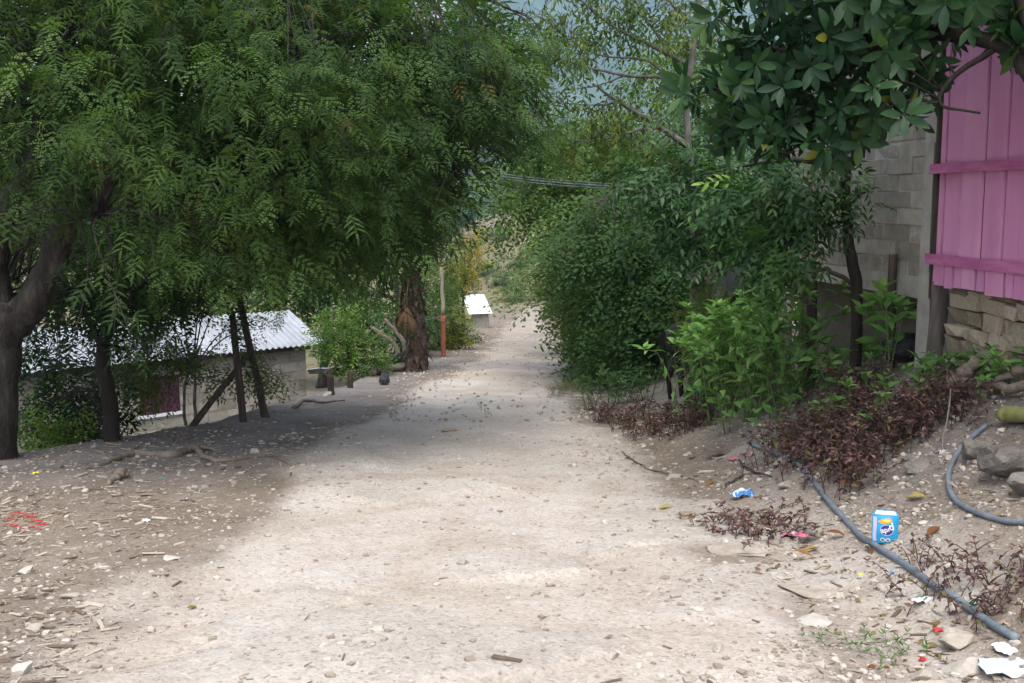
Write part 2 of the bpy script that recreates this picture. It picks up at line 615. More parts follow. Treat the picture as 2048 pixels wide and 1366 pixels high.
M['horsedark'] = rough_mat('dark_brown_coat', [(.007, .005, .0045), (.012, .0075, .0065), (.022, .013, .010)], scale=4, rough=.5, bs_=.1)
M['black'] = rough_mat('black_hair', [(.008, .007, .006), (.015, .013, .012), (.025, .02, .018)], scale=20, bs_=.4)
M['tarp'] = rough_mat('grey_tarp', [(.16, .165, .17), (.27, .275, .28), (.40, .40, .41)], scale=5, rough=.6, bs_=.5, bd=.03)
M['blackplastic'] = rough_mat('black_plastic', [(.012, .013, .015), (.028, .03, .034), (.10, .11, .13)], scale=6, rough=.35, bs_=.8, bd=.04, spec=.5)
M['trunkpalm'] = rough_mat('palm_trunk_fibre', [(.028, .019, .014), (.065, .044, .033), (.13, .092, .07)], scale=9, stretch=(1, 1, .5), bs_=1, bd=.05)
M['rosyplastic'] = rough_mat('pink_curtain_cloth', [(.035, .012, .022), (.07, .02, .045), (.13, .042, .085)], scale=3, stretch=(4, 4, .5), bs_=.6, bd=.03)
M['whitetin'] = rough_mat('white_painted_tin', [(.55, .57, .60), (.68, .70, .74), (.76, .78, .80)], scale=2, rough=.4, bs_=.1)
M['pillarpale'] = rough_mat('pale_jug_plastic', [(.45, .38, .29), (.60, .52, .42), (.70, .62, .52)], scale=6, rough=.45, bs_=.1)
M['rust'] = rough_mat('rusty_sheet', [(.10, .05, .03), (.19, .10, .06), (.28, .17, .11)], scale=6, bs_=.4)


def pink_paint():
    m, nt, bs, out = new_mat('pink_plank_paint')
    n = noise(nt, 5, 6, .6, stretch=(1, 1, .25))
    f = mathn(nt, 'ADD', mathn(nt, 'MULTIPLY', n, .7), mathn(nt, 'MULTIPLY', attr(nt, 'rnd'), .35), True)
    c = ramp(nt, f, [(.47, .175, .335), (.59, .25, .435), (.66, .33, .50)], [.25, .55, .85])
    w = ramp(nt, noise(nt, 26, 6, .7, stretch=(1.5, 1.5, .12)), [(0, 0, 0), (1, 1, 1)], [.60, .72])
    nt.links.new(mixc(nt, mathn(nt, 'MULTIPLY', w, .75), c, (.25, .14, .16)), bs.inputs['Base Color'])
    bs.inputs['Roughness'].default_value = .6
    bs.inputs['Specular IOR Level'].default_value = .3
    bump(nt, bs, noise(nt, 30, 6, .7, stretch=(1.5, 1.5, .1)), .35, .006)
    return m


M['pink'] = pink_paint()
M['pinkrail'] = rough_mat('faded_pink_rail', [(.30, .08, .19), (.43, .13, .28), (.52, .21, .36)], scale=9, stretch=(2, .3, 2), bs_=.5)


def zinc():
    m, nt, bs, out = new_mat('corrugated_zinc')
    n = noise(nt, 1.6, 5, .6)
    c = ramp(nt, n, [(.20, .21, .23), (.30, .315, .34), (.38, .395, .42)], [.3, .5, .7])
    s = ramp(nt, noise(nt, 5, 5, .7, stretch=(1, 1, .5)), [(1, 1, 1), (.62, .56, .50)], [.60, .80])
    nt.links.new(mixc(nt, .8, c, s, 'MULTIPLY'), bs.inputs['Base Color'])
    bs.inputs['Metallic'].default_value = .12
    bs.inputs['Roughness'].default_value = .42
    return m


M['zinc'] = zinc()


def ground_mat():
    m, nt, bs, out = new_mat('dirt_ground')
    road = attr(nt, 'road'); dark = attr(nt, 'dark'); gr = attr(nt, 'green'); slab = attr(nt, 'slab')
    n1 = noise(nt, 1.3, 8, .62)
    n2 = noise(nt, 16, 6, .7)
    n3 = noise(nt, 70, 4, .7)
    mixn = mathn(nt, 'ADD', mathn(nt, 'MULTIPLY', n1, .45), mathn(nt, 'ADD', mathn(nt, 'MULTIPLY', n2, .35), mathn(nt, 'MULTIPLY', n3, .25)))
    soil = ramp(nt, mixn, [(.144, .113, .085), (.216, .176, .139), (.310, .266, .220)], [.38, .54, .70])
    lime = ramp(nt, mixn, [(.320, .264, .212), (.424, .368, .312), (.520, .468, .416)], [.36, .53, .70])
    humus = ramp(nt, mixn, [(.118, .102, .092), (.203, .181, .165), (.326, .298, .273)], [.38, .55, .70])
    veg = ramp(nt, mixn, [(.075, .090, .035), (.14, .14, .065), (.30, .24, .15)], [.36, .52, .66])
    rock = ramp(nt, mixn, [(.328, .292, .254), (.429, .390, .347), (.515, .480, .437)], [.36, .54, .70])
    big = ramp(nt, noise(nt, .85, 7, .65, dist=1.2), [(0, 0, 0), (1, 1, 1)], [.46, .62])
    white = ramp(nt, mixn, [(.376, .336, .300), (.480, .440, .404), (.568, .536, .508)], [.36, .53, .70])
    lime = mixc(nt, mathn(nt, 'MULTIPLY', big, .75), lime, white)
    c = mixc(nt, road, soil, lime)
    c = mixc(nt, slab, c, rock)
    c = mixc(nt, dark, c, humus)
    c = mixc(nt, gr, c, veg)
    # small chips and grains of paler and darker stone
    vo = nt.nodes.new('ShaderNodeTexVoronoi')
    vo.inputs['Scale'].default_value = 55
    tc = nt.nodes.new('ShaderNodeTexCoord')
    nt.links.new(tc.outputs['Object'], vo.inputs['Vector'])
    sep = nt.nodes.new('ShaderNodeSeparateColor')
    nt.links.new(vo.outputs['Color'], sep.inputs[0])
    grain = ramp(nt, sep.outputs[0], [(.66, .62, .585), (.93, .91, .89), (1, 1, 1), (1.1, 1.09, 1.08)], [0, .2, .7, 1])
    c = mixc(nt, .75, c, grain, 'MULTIPLY')
    nt.links.new(c, bs.inputs['Base Color'])
    bs.inputs['Roughness'].default_value = .97
    bs.inputs['Specular IOR Level'].default_value = .12
    h = mathn(nt, 'ADD', mathn(nt, 'MULTIPLY', n2, .7), mathn(nt, 'ADD', mathn(nt, 'MULTIPLY', n3, .35), mathn(nt, 'MULTIPLY', vo.outputs['Distance'], -.25)))
    bump(nt, bs, h, .6, .035)
    return m


M['ground'] = ground_mat()


def hill_mat(name, cols, scale):
    return rough_mat(name, cols, scale=scale, bs_=.8, bd=4.0, detail=8)


M['mountain'] = hill_mat('mountain_forest', [(.022, .044, .020), (.060, .100, .042), (.15, .20, .095)], .010)
M['fhill'] = hill_mat('hill_meadow', [(.05, .085, .022), (.10, .15, .04), (.17, .20, .07)], .02)


def flat_mat(name, c, rough=.5, spec=.4):
    m, nt, bs, out = new_mat(name)
    n = noise(nt, 30, 3)
    nt.links.new(mixc(nt, mathn(nt, 'MULTIPLY', n, .45), c, tuple(x * .62 for x in c)), bs.inputs['Base Color'])
    bs.inputs['Roughness'].default_value = rough
    bs.inputs['Specular IOR Level'].default_value = spec
    return m


for k, c in dict(p_cyan=(.02, .30, .56), p_white=(.74, .74, .76), p_orange=(.75, .30, .03), p_navy=(.03, .03, .20), p_green=(.04, .22, .13),
                 p_lilac=(.50, .50, .72), p_red=(.45, .03, .03), p_pink=(.60, .14, .25), p_blue=(.05, .22, .50), p_yellow=(.65, .60, .06),
                 p_paleblue=(.55, .64, .80), p_tan=(.45, .36, .26), p_grey=(.16, .17, .17), p_teal=(.10, .36, .30)).items():
    M[k] = flat_mat('print_' + k[2:], c)

# ================================================================== GROUND
def growing(a, b, s0, g, smax):
    out = [a]; s_ = s0
    while out[-1] < b:
        out.append(out[-1] + s_); s_ = min(s_ * g, smax)
    return np.array(out)


gxp = growing(3.6, 420, .04, 1.10, 30)
gx = np.concatenate([-gxp[::-1] - 1.2, np.arange(-4.8 + .036, 3.6, .036), gxp])
gy = np.concatenate([-growing(-3.2, 60, .08, 1.15, 15)[::-1] if False else np.arange(-14, 3.2, .4), np.arange(3.2, 7, .03), growing(7.0, 420, .034, 1.014, 12)])
GX, GY = np.meshgrid(gx, gy, indexing='xy')
GZ = H(GX, GY)
nearm = (1 - sstep(10, 16, GY))
GZ = GZ + nearm * (.007 * fbm(GX * 9, GY * 9, 41, 2) + .004 * vn(GX * 26, GY * 26, 43))
rc, rw = road_c(GY), road_w(GY)
edge_n = .55 * fbm(GX * .9, GY * .6, 51, 4) + .12 * vn(GX * 6, GY * 6, 53)
dist_r = np.abs(GX - rc) - rw * np.interp(GY, [3, 8, 14, 30], [1.05, .95, .95, 1]) + edge_n
a_road = 1 - sstep(-.20, .24, dist_r)
a_road = np.maximum(a_road, .85 * sstep(.5, 1.3, GX - .6) * (1 - sstep(1.7, 2.3, GX + .3 * edge_n)) * (1 - sstep(6.5, 8.5, GY)))
a_road = a_road * np.interp(GY, [0, 20, 28, 60], [1, 1, .7, .45])
a_dark = sstep(7.8, 10.8, GY + (-GX - 2.8) * .35 + edge_n) * sstep(.0, .8, -(GX - rc) - rw + .25 * edge_n + .25) * (1 - sstep(24, 32, GY))
a_dark = np.maximum(a_dark, .8 * sstep(1.5, 2.4, GX + .5 * edge_n) * sstep(5.2, 7.0, GY) * (1 - sstep(16, 22, GY)) * (1 - sstep(3.0, 3.4, GX - .1 * (GY - 8)) * (1 - sstep(10, 12, GY)) * sstep(7, 8, GY)))
a_green = np.maximum(sstep(82, 92, GY + 4 * fbm(GX * .12, GY * .12, 61, 3)) * (.35 + .65 * sstep(-.25, .25, fbm(GX * .35, GY * .25, 63, 4))), .7 * sstep(2.5, 4, np.abs(GX - rc)) * sstep(26, 40, GY))
cr = (GY > 118) & (GX < 3)
a_green = np.where(cr, a_green * (1 - .8 * sstep(120, 132, GY - GX * .8)), a_green)
rkf = sstep(.08, .24, fbm(GX * .9 + 3, GY * 1.3, 31, 3))
a_slab = rkf * sstep(-1.9, -1.2, GX) * (1 - sstep(2.0, 2.7, GX)) * (1 - sstep(13, 20, GY)) * .85
a_slab = np.maximum(a_slab, .7 * sstep(9.5, 11, GY + edge_n) * (1 - sstep(14.5, 16, GY)) * (1 - sstep(-.1, .3, dist_r)))
nx, ny = len(gx), len(gy)
idx = np.arange(nx * ny).reshape(ny, nx)
quads = np.stack([idx[:-1, :-1], idx[:-1, 1:], idx[1:, 1:], idx[1:, :-1]], -1).reshape(-1, 4)
fxc = .25 * (GX[:-1, :-1] + GX[1:, 1:] + GX[:-1, 1:] + GX[1:, :-1]).ravel()
fyc = .25 * (GY[:-1, :-1] + GY[1:, 1:] + GY[:-1, 1:] + GY[1:, :-1]).ravel()
is_road = (np.abs(fxc - road_c(fyc)) < road_w(fyc)) & (fyc < 88)
is_hill = (fyc >= 92)
allv = np.stack([GX, GY, GZ], -1).reshape(-1, 3)
att = dict(road=a_road.ravel(), dark=a_dark.ravel(), green=a_green.ravel(), slab=a_slab.ravel())


def sub_sheet(name, mask):
    q = quads[mask]
    used = np.unique(q)
    remap = np.full(len(allv), -1); remap[used] = np.arange(len(used))
    mb = MB().add(allv[used], None, remap[q], 0.5)
    o = mb.obj(name, M['ground'], extra={k: v[used] for k, v in att.items()})
    return tag(o, kind='structure')


sub_sheet('ground', ~is_road & ~is_hill)
sub_sheet('dirt_road', is_road)
sub_sheet('grassy_hillside', is_hill)


# far hills and the blue ridge: closed landforms standing on the valley floor
def hill_mesh(name, x0, x1, y0, y1, n, hf, mat):
    X, Y = np.meshgrid(np.linspace(x0, x1, n), np.linspace(y0, y1, n), indexing='xy')
    Z = hf(X, Y)
    I = np.arange(n * n).reshape(n, n)
    q = np.stack([I[:-1, :-1], I[:-1, 1:], I[1:, 1:], I[1:, :-1]], -1).reshape(-1, 4)
    o = MB().add(np.stack([X, Y, Z], -1).reshape(-1, 3), None, q, .5).obj(name, M[mat])
    return tag(o, kind='structure')


def hz_mid(X, Y):
    b = -42 + 50 * sstep(230, 620, Y) + 26 * sstep(500, 800, Y) - 60 * sstep(850, 1250, Y)
    return b + 30 * fbm(X * .004, Y * .004, 71, 4) * sstep(230, 420, Y) + X * .045 + 3 * fbm(X * .03, Y * .03, 72, 3)


def hz_far(X, Y):
    r = sstep(1000, 2500, Y) * (1 - .5 * sstep(2600, 3600, Y))
    hgt = 430 + .22 * np.clip(X, -900, 900) + 150 * fbm(X * .0016 + 4, Y * .0009, 81, 5)
    return -60 + r * hgt + 45 * fbm(X * .006, Y * .006, 82, 5) * sstep(1000, 1500, Y) + 26 * fbm(X * .02, Y * .012, 83, 2)


hill_mesh('forest_hill', -700, 800, 225, 1300, 150, hz_mid, 'fhill')
hill_mesh('mountain', -2200, 2200, 950, 3600, 200, hz_far, 'mountain')

# woods on the far hill: thousands of rounded crowns that read as one mass
_t = (1 + 5 ** .5) / 2
ICO_V = np.array([(-1, _t, 0), (1, _t, 0), (-1, -_t, 0), (1, -_t, 0), (0, -1, _t), (0, 1, _t), (0, -1, -_t), (0, 1, -_t), (_t, 0, -1), (_t, 0, 1), (-_t, 0, -1), (-_t, 0, 1)], float)
ICO_V /= np.linalg.norm(ICO_V[0])
ICO_F = np.array([(0, 11, 5), (0, 5, 1), (0, 1, 7), (0, 7, 10), (0, 10, 11), (1, 5, 9), (5, 11, 4), (11, 10, 2), (10, 7, 6), (7, 1, 8), (3, 9, 4), (3, 4, 2), (3, 2, 6), (3, 6, 8), (3, 8, 9), (4, 9, 5), (2, 4, 11), (6, 2, 10), (8, 6, 7), (9, 8, 1)])


def ico2(V0, F0):
    V = list(V0); F = []; mid = {}
    def m(a, b):
        k = (min(a, b), max(a, b))
        if k not in mid:
            p = V[a] + V[b]; V.append(p / np.linalg.norm(p)); mid[k] = len(V) - 1
        return mid[k]
    for a, b, c in F0:
        x, y, z = m(a, b), m(b, c), m(c, a)
        F += [(a, x, z), (b, y, x), (c, z, y), (x, y, z)]
    return np.array(V), np.array(F)


ICO2_V, ICO2_F = ico2(ICO_V, ICO_F)
ICO3_V, ICO3_F = ico2(ICO2_V, ICO2_F)
E4 = np.zeros((0, 4), int)
E3 = np.zeros((0, 3), int)
n = 4200
wx = rng.uniform(-260, 260, n); wy = 240 + 700 * rng.random(n) ** 1.4
keep = (fbm(wx * .01, wy * .01, 91, 3) > -.22)
wx, wy = wx[keep], wy[keep]
wz = hz_mid(wx, wy)
mb = MB()
for k in range(4):
    s_ = slice(k, None, 4)
    V = ICO_V * (1 + rng.normal(0, .18, (12, 1)))
    nn = len(wx[s_])
    sc_ = rng.uniform(2.6, 6.0, nn)
    Mx = np.stack([np.diag([1, 1, rng.uniform(.8, 1.2)]) @ rotz(rng.uniform(0, 6.28)) for _ in range(nn)]) * sc_[:, None, None]
    mb.inst((V, ICO_F, E4), Mx, np.stack([wx[s_], wy[s_], wz[s_] + sc_ * .7], -1))
tag(mb.obj('far_wood', M['farwood']), kind='stuff')

# the air
hb = MB().box((0, 1640, 330), (4700, 4100, 940))
hz = hb.obj('haze', None, smooth=False)
mh = bpy.data.materials.new('haze_air')
mh.use_nodes = True
mh.node_tree.nodes.clear()
ho = mh.node_tree.nodes.new('ShaderNodeOutputMaterial')
hv = mh.node_tree.nodes.new('ShaderNodeVolumePrincipled')
hv.inputs['Color'].default_value = (.46, .66, 1.0, 1)
hv.inputs['Density'].default_value = .00034
hv.inputs['Anisotropy'].default_value = .2
mh.node_tree.links.new(hv.outputs[0], ho.inputs['Volume'])
hz.data.materials.append(mh)
tag(hz, kind='stuff')


# ================================================================== THE PINK HOUSE ON THE RIGHT
WD = np.array([-.1173, 1.0, 0]) / math.hypot(.1173, 1)      # along the wall, away from the camera
WN = np.array([-WD[1], WD[0], 0])                           # out of the wall, to the road
WO = np.array([3.26, 8.5, 0.0])
WM = np.stack([WD, WN, [0, 0, 1]], -1)


def wall_Y(px):
    u = (px - 1024) / FPX / cp * 1.0
    # small pitch term ignored: u refers to the horizon line, close enough over this height
    return (WO[0] + .1173 * WO[1]) / (u + .1173)


def wall_sz(px, py):
    Y = 8.5
    for _ in range(4):
        v = (683 - py) / FPX
        u = (px - 1024) / FPX / (cp + v * sp)
        Y = (WO[0] + .1173 * WO[1]) / (u + .1173)
    return (Y - 8.5) * math.hypot(.1173, 1), at(px, py, Y)[2]


def W(s, n_, z):
    return WO + s * WD + n_ * WN + np.array([0, 0, z])


house = thing('pink_house', 'house with pink plank wall, pale block side and stone foundation on the right bank', 'house', W(0, 0, .4))


def wbox(name, s0, s1, n0, n1, z0, z1, mat, parent, jit=0.0, rnd=None):
    mb = MB().box(W((s0 + s1) / 2, (n0 + n1) / 2, (z0 + z1) / 2), (abs(s1 - s0), abs(n1 - n0), abs(z1 - z0)), WM, rnd, jit)
    return mb.obj(name, M[mat], parent, smooth=False)


def wbox_into(mb, s0, s1, n0, n1, z0, z1, jit=0.0, rnd=None):
    mb.box(W((s0 + s1) / 2, (n0 + n1) / 2, (z0 + z1) / 2), (abs(s1 - s0), abs(n1 - n0), abs(z1 - z0)), WM, rnd, jit)


s_beam, z_beam0 = wall_sz(1790, 588)
ZB = z_beam0                       # underside of the beam
ZB1 = ZB + .17
s_far = wall_sz(1578, 440)[0]
ZT = 3.05
wbox('mortar_wall', .042, s_far, -.16, -.006, ZB1, ZT, 'mortar', house)
wbox('foundation_beam', .02, s_far + .1, -.20, .012, ZB, ZB1 - .002, 'concrete', house, .006)
pl = wbox('corner_pillar', -.30, .04, -.19, .018, -.2, ZT, 'concrete', house, .008)
zc = ZB1 + .004
ch, row = .137, 0
while zc + ch < ZT:
    s0 = .055 + (0 if row % 2 else -.23)
    while s0 < s_far:
        L = .455 + rng.normal(0, .01)
        a, b = max(s0, .06), min(s0 + L - .026, s_far)
        if b - a > .06:
            p = rng.normal(0, .003)
            mb = MB(); mb.box(W((a + b) / 2, -.06 + p, zc + (ch - .014) / 2 + rng.normal(0, .002)), (b - a, .12, ch - .013), WM, None, .003)
            mb.obj('block', M['block'], house, smooth=False)
        s0 += L
    zc += ch; row += 1
# far side wall; unseen footing and back wall added to keep the undercroft dark
wbox('rear_wall', -4.6, s_far, -4.2, -4.0, -1.2, ZT, 'block', house)
wbox('shade_footing', s_far - .16, s_far - .01, -3.98, -.21, -1.2, ZB + .015, 'block', house)
wbox('floor_slab', -.25, s_far, -3.98, -.22, ZB + .02, ZB + .14, 'concrete', house)
wbox('far_side_wall', s_far - .14, s_far - .002, -3.98, -.23, ZB + .16, ZT, 'block', house)

# pink planks: long ones down to the lower rail, short ones below it
z_lo = wall_sz(1895, 572)[1]
z_r1 = wall_sz(1895, 519)[1]
z_r2 = wall_sz(1895, 338)[1]
s_p = wall_sz(1893, 430)[0]
s_end = -4.4
s0 = s_p
first = True
while s0 > s_end:
    w = .09 if first else .275 + rng.normal(0, .012)
    n0 = .055 + rng.normal(0, .005)
    wbox('plank', s0, s0 - w + .028, n0, n0 + .022, z_r1 - .03, ZT - .02, 'pink', house, .0018)
    s0 -= w; first = False
s0 = s_p + .03
while s0 > s_end:
    w = float(rng.choice([.12, .15, .19, .24]))
    n0 = .056 + rng.normal(0, .004)
    wbox('plank', s0, s0 - w + .022, n0, n0 + .02, z_lo + rng.normal(0, .008), z_r1 - .034, 'pink', house, .0018)
    s0 -= w
wbox('backing_wall', s_p - .02, s_end, -.05, .045, z_lo + .02, ZT - .01, 'post', house)
for zz in (z_r1, z_r2):
    wbox('rail', s_p + .10, s_end, .083, .102, zz - .038, zz + .038, 'pinkrail', house, .003)
wbox('door_post', s_p + .075, s_p + .02, .02, .078, z_lo - .1, ZT - .03, 'post', house, .004)
wbox('door_post', s_p + .11, s_p + .085, .02, .06, z_lo + .1, z_r2 + .2, 'fencepost', house, .004)
# stub timber under the corner and stone foundation
mb = MB(); mb.tube(wob(np.linspace(W(s_p + .02, .01, .2), W(s_p + .02, .0, z_lo + .02), 7), .03, 5), [.075, .07, .066, .068, .07, .072, .07], 8)
mb.obj('stub_post', M['fencepost'], house)
wbox('rubble_core', s_p - .12, s_end, -.55, -.10, -.3, z_lo + .03, 'mortar', house)
zc = .18
row = 0
while zc < z_lo - .02:
    hh = min(rng.uniform(.075, .125), z_lo - zc)
    s0 = s_p - .07 - rng.uniform(0, .08)
    while s0 > s_end:
        L = rng.uniform(.16, .40)
        mb = MB()
        mb.box(W(s0 - L / 2, -.07 + rng.normal(0, .016), zc + hh / 2), (L - .012, .16, hh - .010), WM, None, .014)
        mb.obj('foundation_stone', M['fstone'], house, smooth=False)
        s0 -= L
    zc += hh
# roof: corrugated sheets above the frame
for k in range(9):
    sa = s_far + .25 - k * .83
    g = np.linspace(0, .86, 25); t = np.linspace(-.18, 1, 6)
    A, B = np.meshgrid(g, t)
    P = W(0, 0, 0) + (sa - A)[..., None] * WD + (-B * 2.2 + .02)[..., None] * WN + np.stack([0 * A, 0 * A, ZT + .12 + .35 * B + .012 * np.cos(A * 2 * PI / .1) + .004 * (k % 2)], -1)
    I = np.arange(A.size).reshape(A.shape)
    q = np.stack([I[:-1, :-1], I[:-1, 1:], I[1:, 1:], I[1:, :-1]], -1).reshape(-1, 4)
    MB().add(P.reshape(-1, 3), None, q).obj('roof_sheet', M['zinc'], house)

# things in the dark under the house
c = W(.5, -.5, 0); c[2] = gz(*c[:2])
mb = MB(); mb.box(c + np.array([0, 0, .33]), (.5, .05, .62), WM @ rotz(.25), None, .008)
tag(mb.obj('board', M['redclay'], smooth=False, origin=c), 'red painted board standing under the house beside the corner pillar', 'board')


def crumple(L, Wd, hgt, seed, n=9):
    """a lumpy sack-like body resting on z=0"""
    V = ICO2_V.copy()
    nz = fbm(V[:, 0] * 2 + seed, V[:, 1] * 2 + V[:, 2] * 1.7, seed, 3)
    V = V * (1 + .35 * nz[:, None])
    V = V * np.array([L / 2, Wd / 2, hgt / 2])
    V[:, 2] -= V[:, 2].min()
    return V, ICO2_F, E4


def put(name, proto, loc, rz, mat, label, cat, group=None, smooth=True, kind=None):
    V, F3, F4 = proto
    mb = MB().add(V @ rotz(rz).T + np.asarray(loc), F3, F4, rng.random())
    return tag(mb.obj(name, mat, smooth=smooth, origin=np.asarray(loc, float)), label, cat, group, kind)


c = W(.42, -.12, 0); c[2] = gz(*c[:2]) - .02
put('plastic_bag', crumple(.5, .35, .26, 3), c, .4, M['blackplastic'], 'shiny black plastic bag under the house by the corner pillar', 'bag', smooth=False)


# ================================================================== THE BLOCK HOUSE ON THE LEFT
LR = at(650, 687, 22.0); LL = at(165, 735, 18.76)
LD = (LL - LR); LD[2] = 0; LD /= np.linalg.norm(LD)         # along the front, to the left and nearer
LP = np.array([LD[1], -LD[0], 0])                           # perpendicular
if LP[1] < 0: LP = -LP                                      # away from the camera
ZE = LR[2]
LMX = np.stack([LD, LP, [0, 0, 1]], -1)


def Lp(s, n_, z): return np.array([LR[0], LR[1], 0]) + s * LD + n_ * LP + np.array([0, 0, z])


shed = thing('block_house', 'low grey block house under a corrugated zinc roof below the left bank', 'house', Lp(.3, .2, -3.2))


def lbox(name, s0, s1, n0, n1, z0, z1, mat, parent, jit=0.0, M_=None):
    mb = MB().box(Lp((s0 + s1) / 2, (n0 + n1) / 2, (z0 + z1) / 2), (abs(s1 - s0), abs(n1 - n0), abs(z1 - z0)), LMX, None, jit)
    return mb.obj(name, M[mat], parent, smooth=False)


S0, S1, N0, N1 = .28, 7.4, .30, 3.1
# window opening from the photograph
def lsz(px, py):
    # ray against the front plane of the wall
    a, b = at(px, py, 10.0), np.array([0, 0, CAMZ])
    d = a - b
    p0 = Lp(0, N0, 0)
    t = (p0 - b).dot(LP) / d.dot(LP)
    q = b + t * d
    return (q - Lp(0, 0, 0)).dot(LD), q[2]
wsR, wz0 = lsz(362, 824); wsL, _ = lsz(281, 832); _, wz1 = lsz(320, 752)
for (a, b, z0, z1) in ((S0, S1, -3.4, wz0), (S0, S1, wz1, ZE - .02), (S0, wsR, wz0, wz1), (wsL, S1, wz0, wz1)):
    lbox('wall_core', a, b, N0 + .014, N0 + .15, z0, z1, 'mortar', shed)
lbox('end_wall', S0 + .001, S0 + .15, N0 + .152, N1, -3.4, ZE + .1, 'blockpale', shed)
lbox('end_wall', S1 - .15, S1, N0 + .152, N1, -3.4, ZE + .1, 'blockpale', shed)
lbox('rear_wall', S0, S1, N1 + .002, N1 + .15, -3.4, ZE - .02, 'blockpale', shed)
zc, row = -3.3, 0
while zc < ZE - .06:
    hh = min(.2, ZE - .025 - zc)
    s0 = S0 - (.2 if row % 2 else 0)
    while s0 < S1:
        for a, b in ([(max(s0, S0), min(s0 + .4, S1))]):
            pass
        a, b = max(s0, S0) + .006, min(s0 + .4, S1) - .006
        segs = [(a, b)]
        if zc + hh > wz0 + .02 and zc < wz1 - .02:
            segs = [(x, y) for x, y in ((a, min(b, wsR)), (max(a, wsL), b)) if y - x > .04]
        for x, y in segs:
            if y - x < .04: continue
            mb = MB().box(Lp((x + y) / 2, N0 + .06 + rng.normal(0, .002), zc + hh / 2), (y - x, .12, hh - .014), LMX, None, .003)
            mb.obj('block', M['blockpale'], shed, smooth=False)
        s0 += .4
    zc += .2; row += 1
win = lbox('window', wsR, wsL, N0 + .05, N0 + .06, wz0 + .02, wz1, 'post', shed)
# pink cloth with folds hung in the opening, and a pale sill
g = np.linspace(wsR + .01, wsL - .01, 40); t = np.linspace(wz0 + .03, wz1 - .01, 8)
A, B = np.meshgrid(g, t)
P = Lp(0, 0, 0) + A[..., None] * LD + (N0 + .025 + .016 * np.sin(A * 46 + 2 * np.sin(A * 9)))[..., None] * LP + np.stack([0 * A, 0 * A, B], -1)
I = np.arange(A.size).reshape(A.shape)
MB().add(P.reshape(-1, 3), None, np.stack([I[:-1, :-1], I[:-1, 1:], I[1:, 1:], I[1:, :-1]], -1).reshape(-1, 4)).obj('curtain', M['rosyplastic'], win)
lbox('sill', wsR - .03, wsL + .05, N0 - .04, N0 + .12, wz0 - .03, wz0 + .02, 'whitetin', win, .002)
# roof: eave at n=0, ridge behind
NR, ZR = 1.49, at(578, 621, 23.1)[2]
k = 0
s0 = -.02
while s0 < S1 + .3:
    wd = .80
    for side in (0, 1):
        g = np.linspace(0, wd + .06, 37); t = np.linspace(0, 1, 5)
        A, B = np.meshgrid(g, t)
        nn = B * NR if side == 0 else 2 * NR + .5 - B * (NR + .5)
        zz = ZE + (ZR - ZE) * B if side == 0 else ZE - .15 + (ZR - ZE + .15) * B
        cor = .019 * np.cos((s0 + A) * 2 * PI / .133)
        P = Lp(0, 0, 0) + (s0 + A)[..., None] * LD + nn[..., None] * LP + np.stack([0 * A, 0 * A, zz + cor + .004 * (k % 2)], -1)
        I = np.arange(A.size).reshape(A.shape)
        q = np.stack([I[:-1, :-1], I[:-1, 1:], I[1:, 1:], I[1:, :-1]], -1).reshape(-1, 4)
        MB().add(P.reshape(-1, 3), None, q).obj('roof_sheet', M['zinc'], shed)
    s0 += wd; k += 1
lbox('eave_beam', S0, S1, .10, .17, ZE - .10, ZE - .03, 'post', shed)
lbox('ridge_beam', S0, S1, NR - .04, NR + .04, ZR - .12, ZR - .03, 'post', shed)


# ------------------------------------------------------------------ timber posts on the left bank
def stick(name, P, r, mat, label, cat, group=None, k=6, seed=1, amp=.02, parent=None, n=8):
    Q = wob(crv(P, n), amp, seed)
    rr = np.interp(np.linspace(0, 1, len(Q)), np.linspace(0, 1, len(r)), r)
    mb = MB().tube(Q, rr, k)
    if parent is not None:
        return mb.obj(name, M[mat], parent)
    return tag(mb.obj(name, M[mat], origin=Q[0]), label, cat, group)


def post_sq(name, a, b, w, mat, label, cat, group, seed, twist=.1):
    """sawn, split timber: a squarish section with worn edges"""
    a, b = np.asarray(a), np.asarray(b)
    n_ = 14
    d = (b - a) / np.linalg.norm(b - a)
    ref = np.array([0, 1.0, 0]); x = np.cross(ref, d); x /= np.linalg.norm(x); y = np.cross(d, x)
    mb = MB(); V = []
    sec = np.array([(-1, -.75), (-.8, -1), (.8, -1), (1, -.7), (1, .75), (.75, 1), (-.75, 1), (-1, .8)])
    for i in range(n_):
        t = i / (n_ - 1)
        r_ = w / 2 * (1 - .12 * t + .16 * float(vn(t * 6, seed, seed)))
        off = .02 * np.array([float(vn(t * 3, 1, seed)), float(vn(t * 3, 5, seed))]) * (1 if i else 0)
        th = twist * t
        s2 = sec @ np.array([[math.cos(th), math.sin(th)], [-math.sin(th), math.cos(th)]]) * r_ + off
        p = a + (b - a) * t
        top = np.zeros(8) if i < n_ - 1 else (sec[:, 0] * .03)
        V.append(p + s2[:, :1] * x + s2[:, 1:] * y + top[:, None] * d)
    V = np.concatenate(V + [b[None] + .02 * d])
    i, j = np.meshgrid(np.arange(n_ - 1), np.arange(8), indexing='ij')
    q = np.stack([i * 8 + j, i * 8 + (j + 1) % 8, (i + 1) * 8 + (j + 1) % 8, (i + 1) * 8 + j], -1).reshape(-1, 4)
    jj = np.arange(8)
    cap = np.stack([np.full(8, n_ * 8), (n_ - 1) * 8 + jj, (n_ - 1) * 8 + (jj + 1) % 8], -1)
    mb.add(V, cap, q)
    return tag(mb.obj(name, M[mat], smooth=False, origin=a), label, cat, group)


def foot(px, py, d=.12):
    p = gp(px, py); p[2] -= d; return p


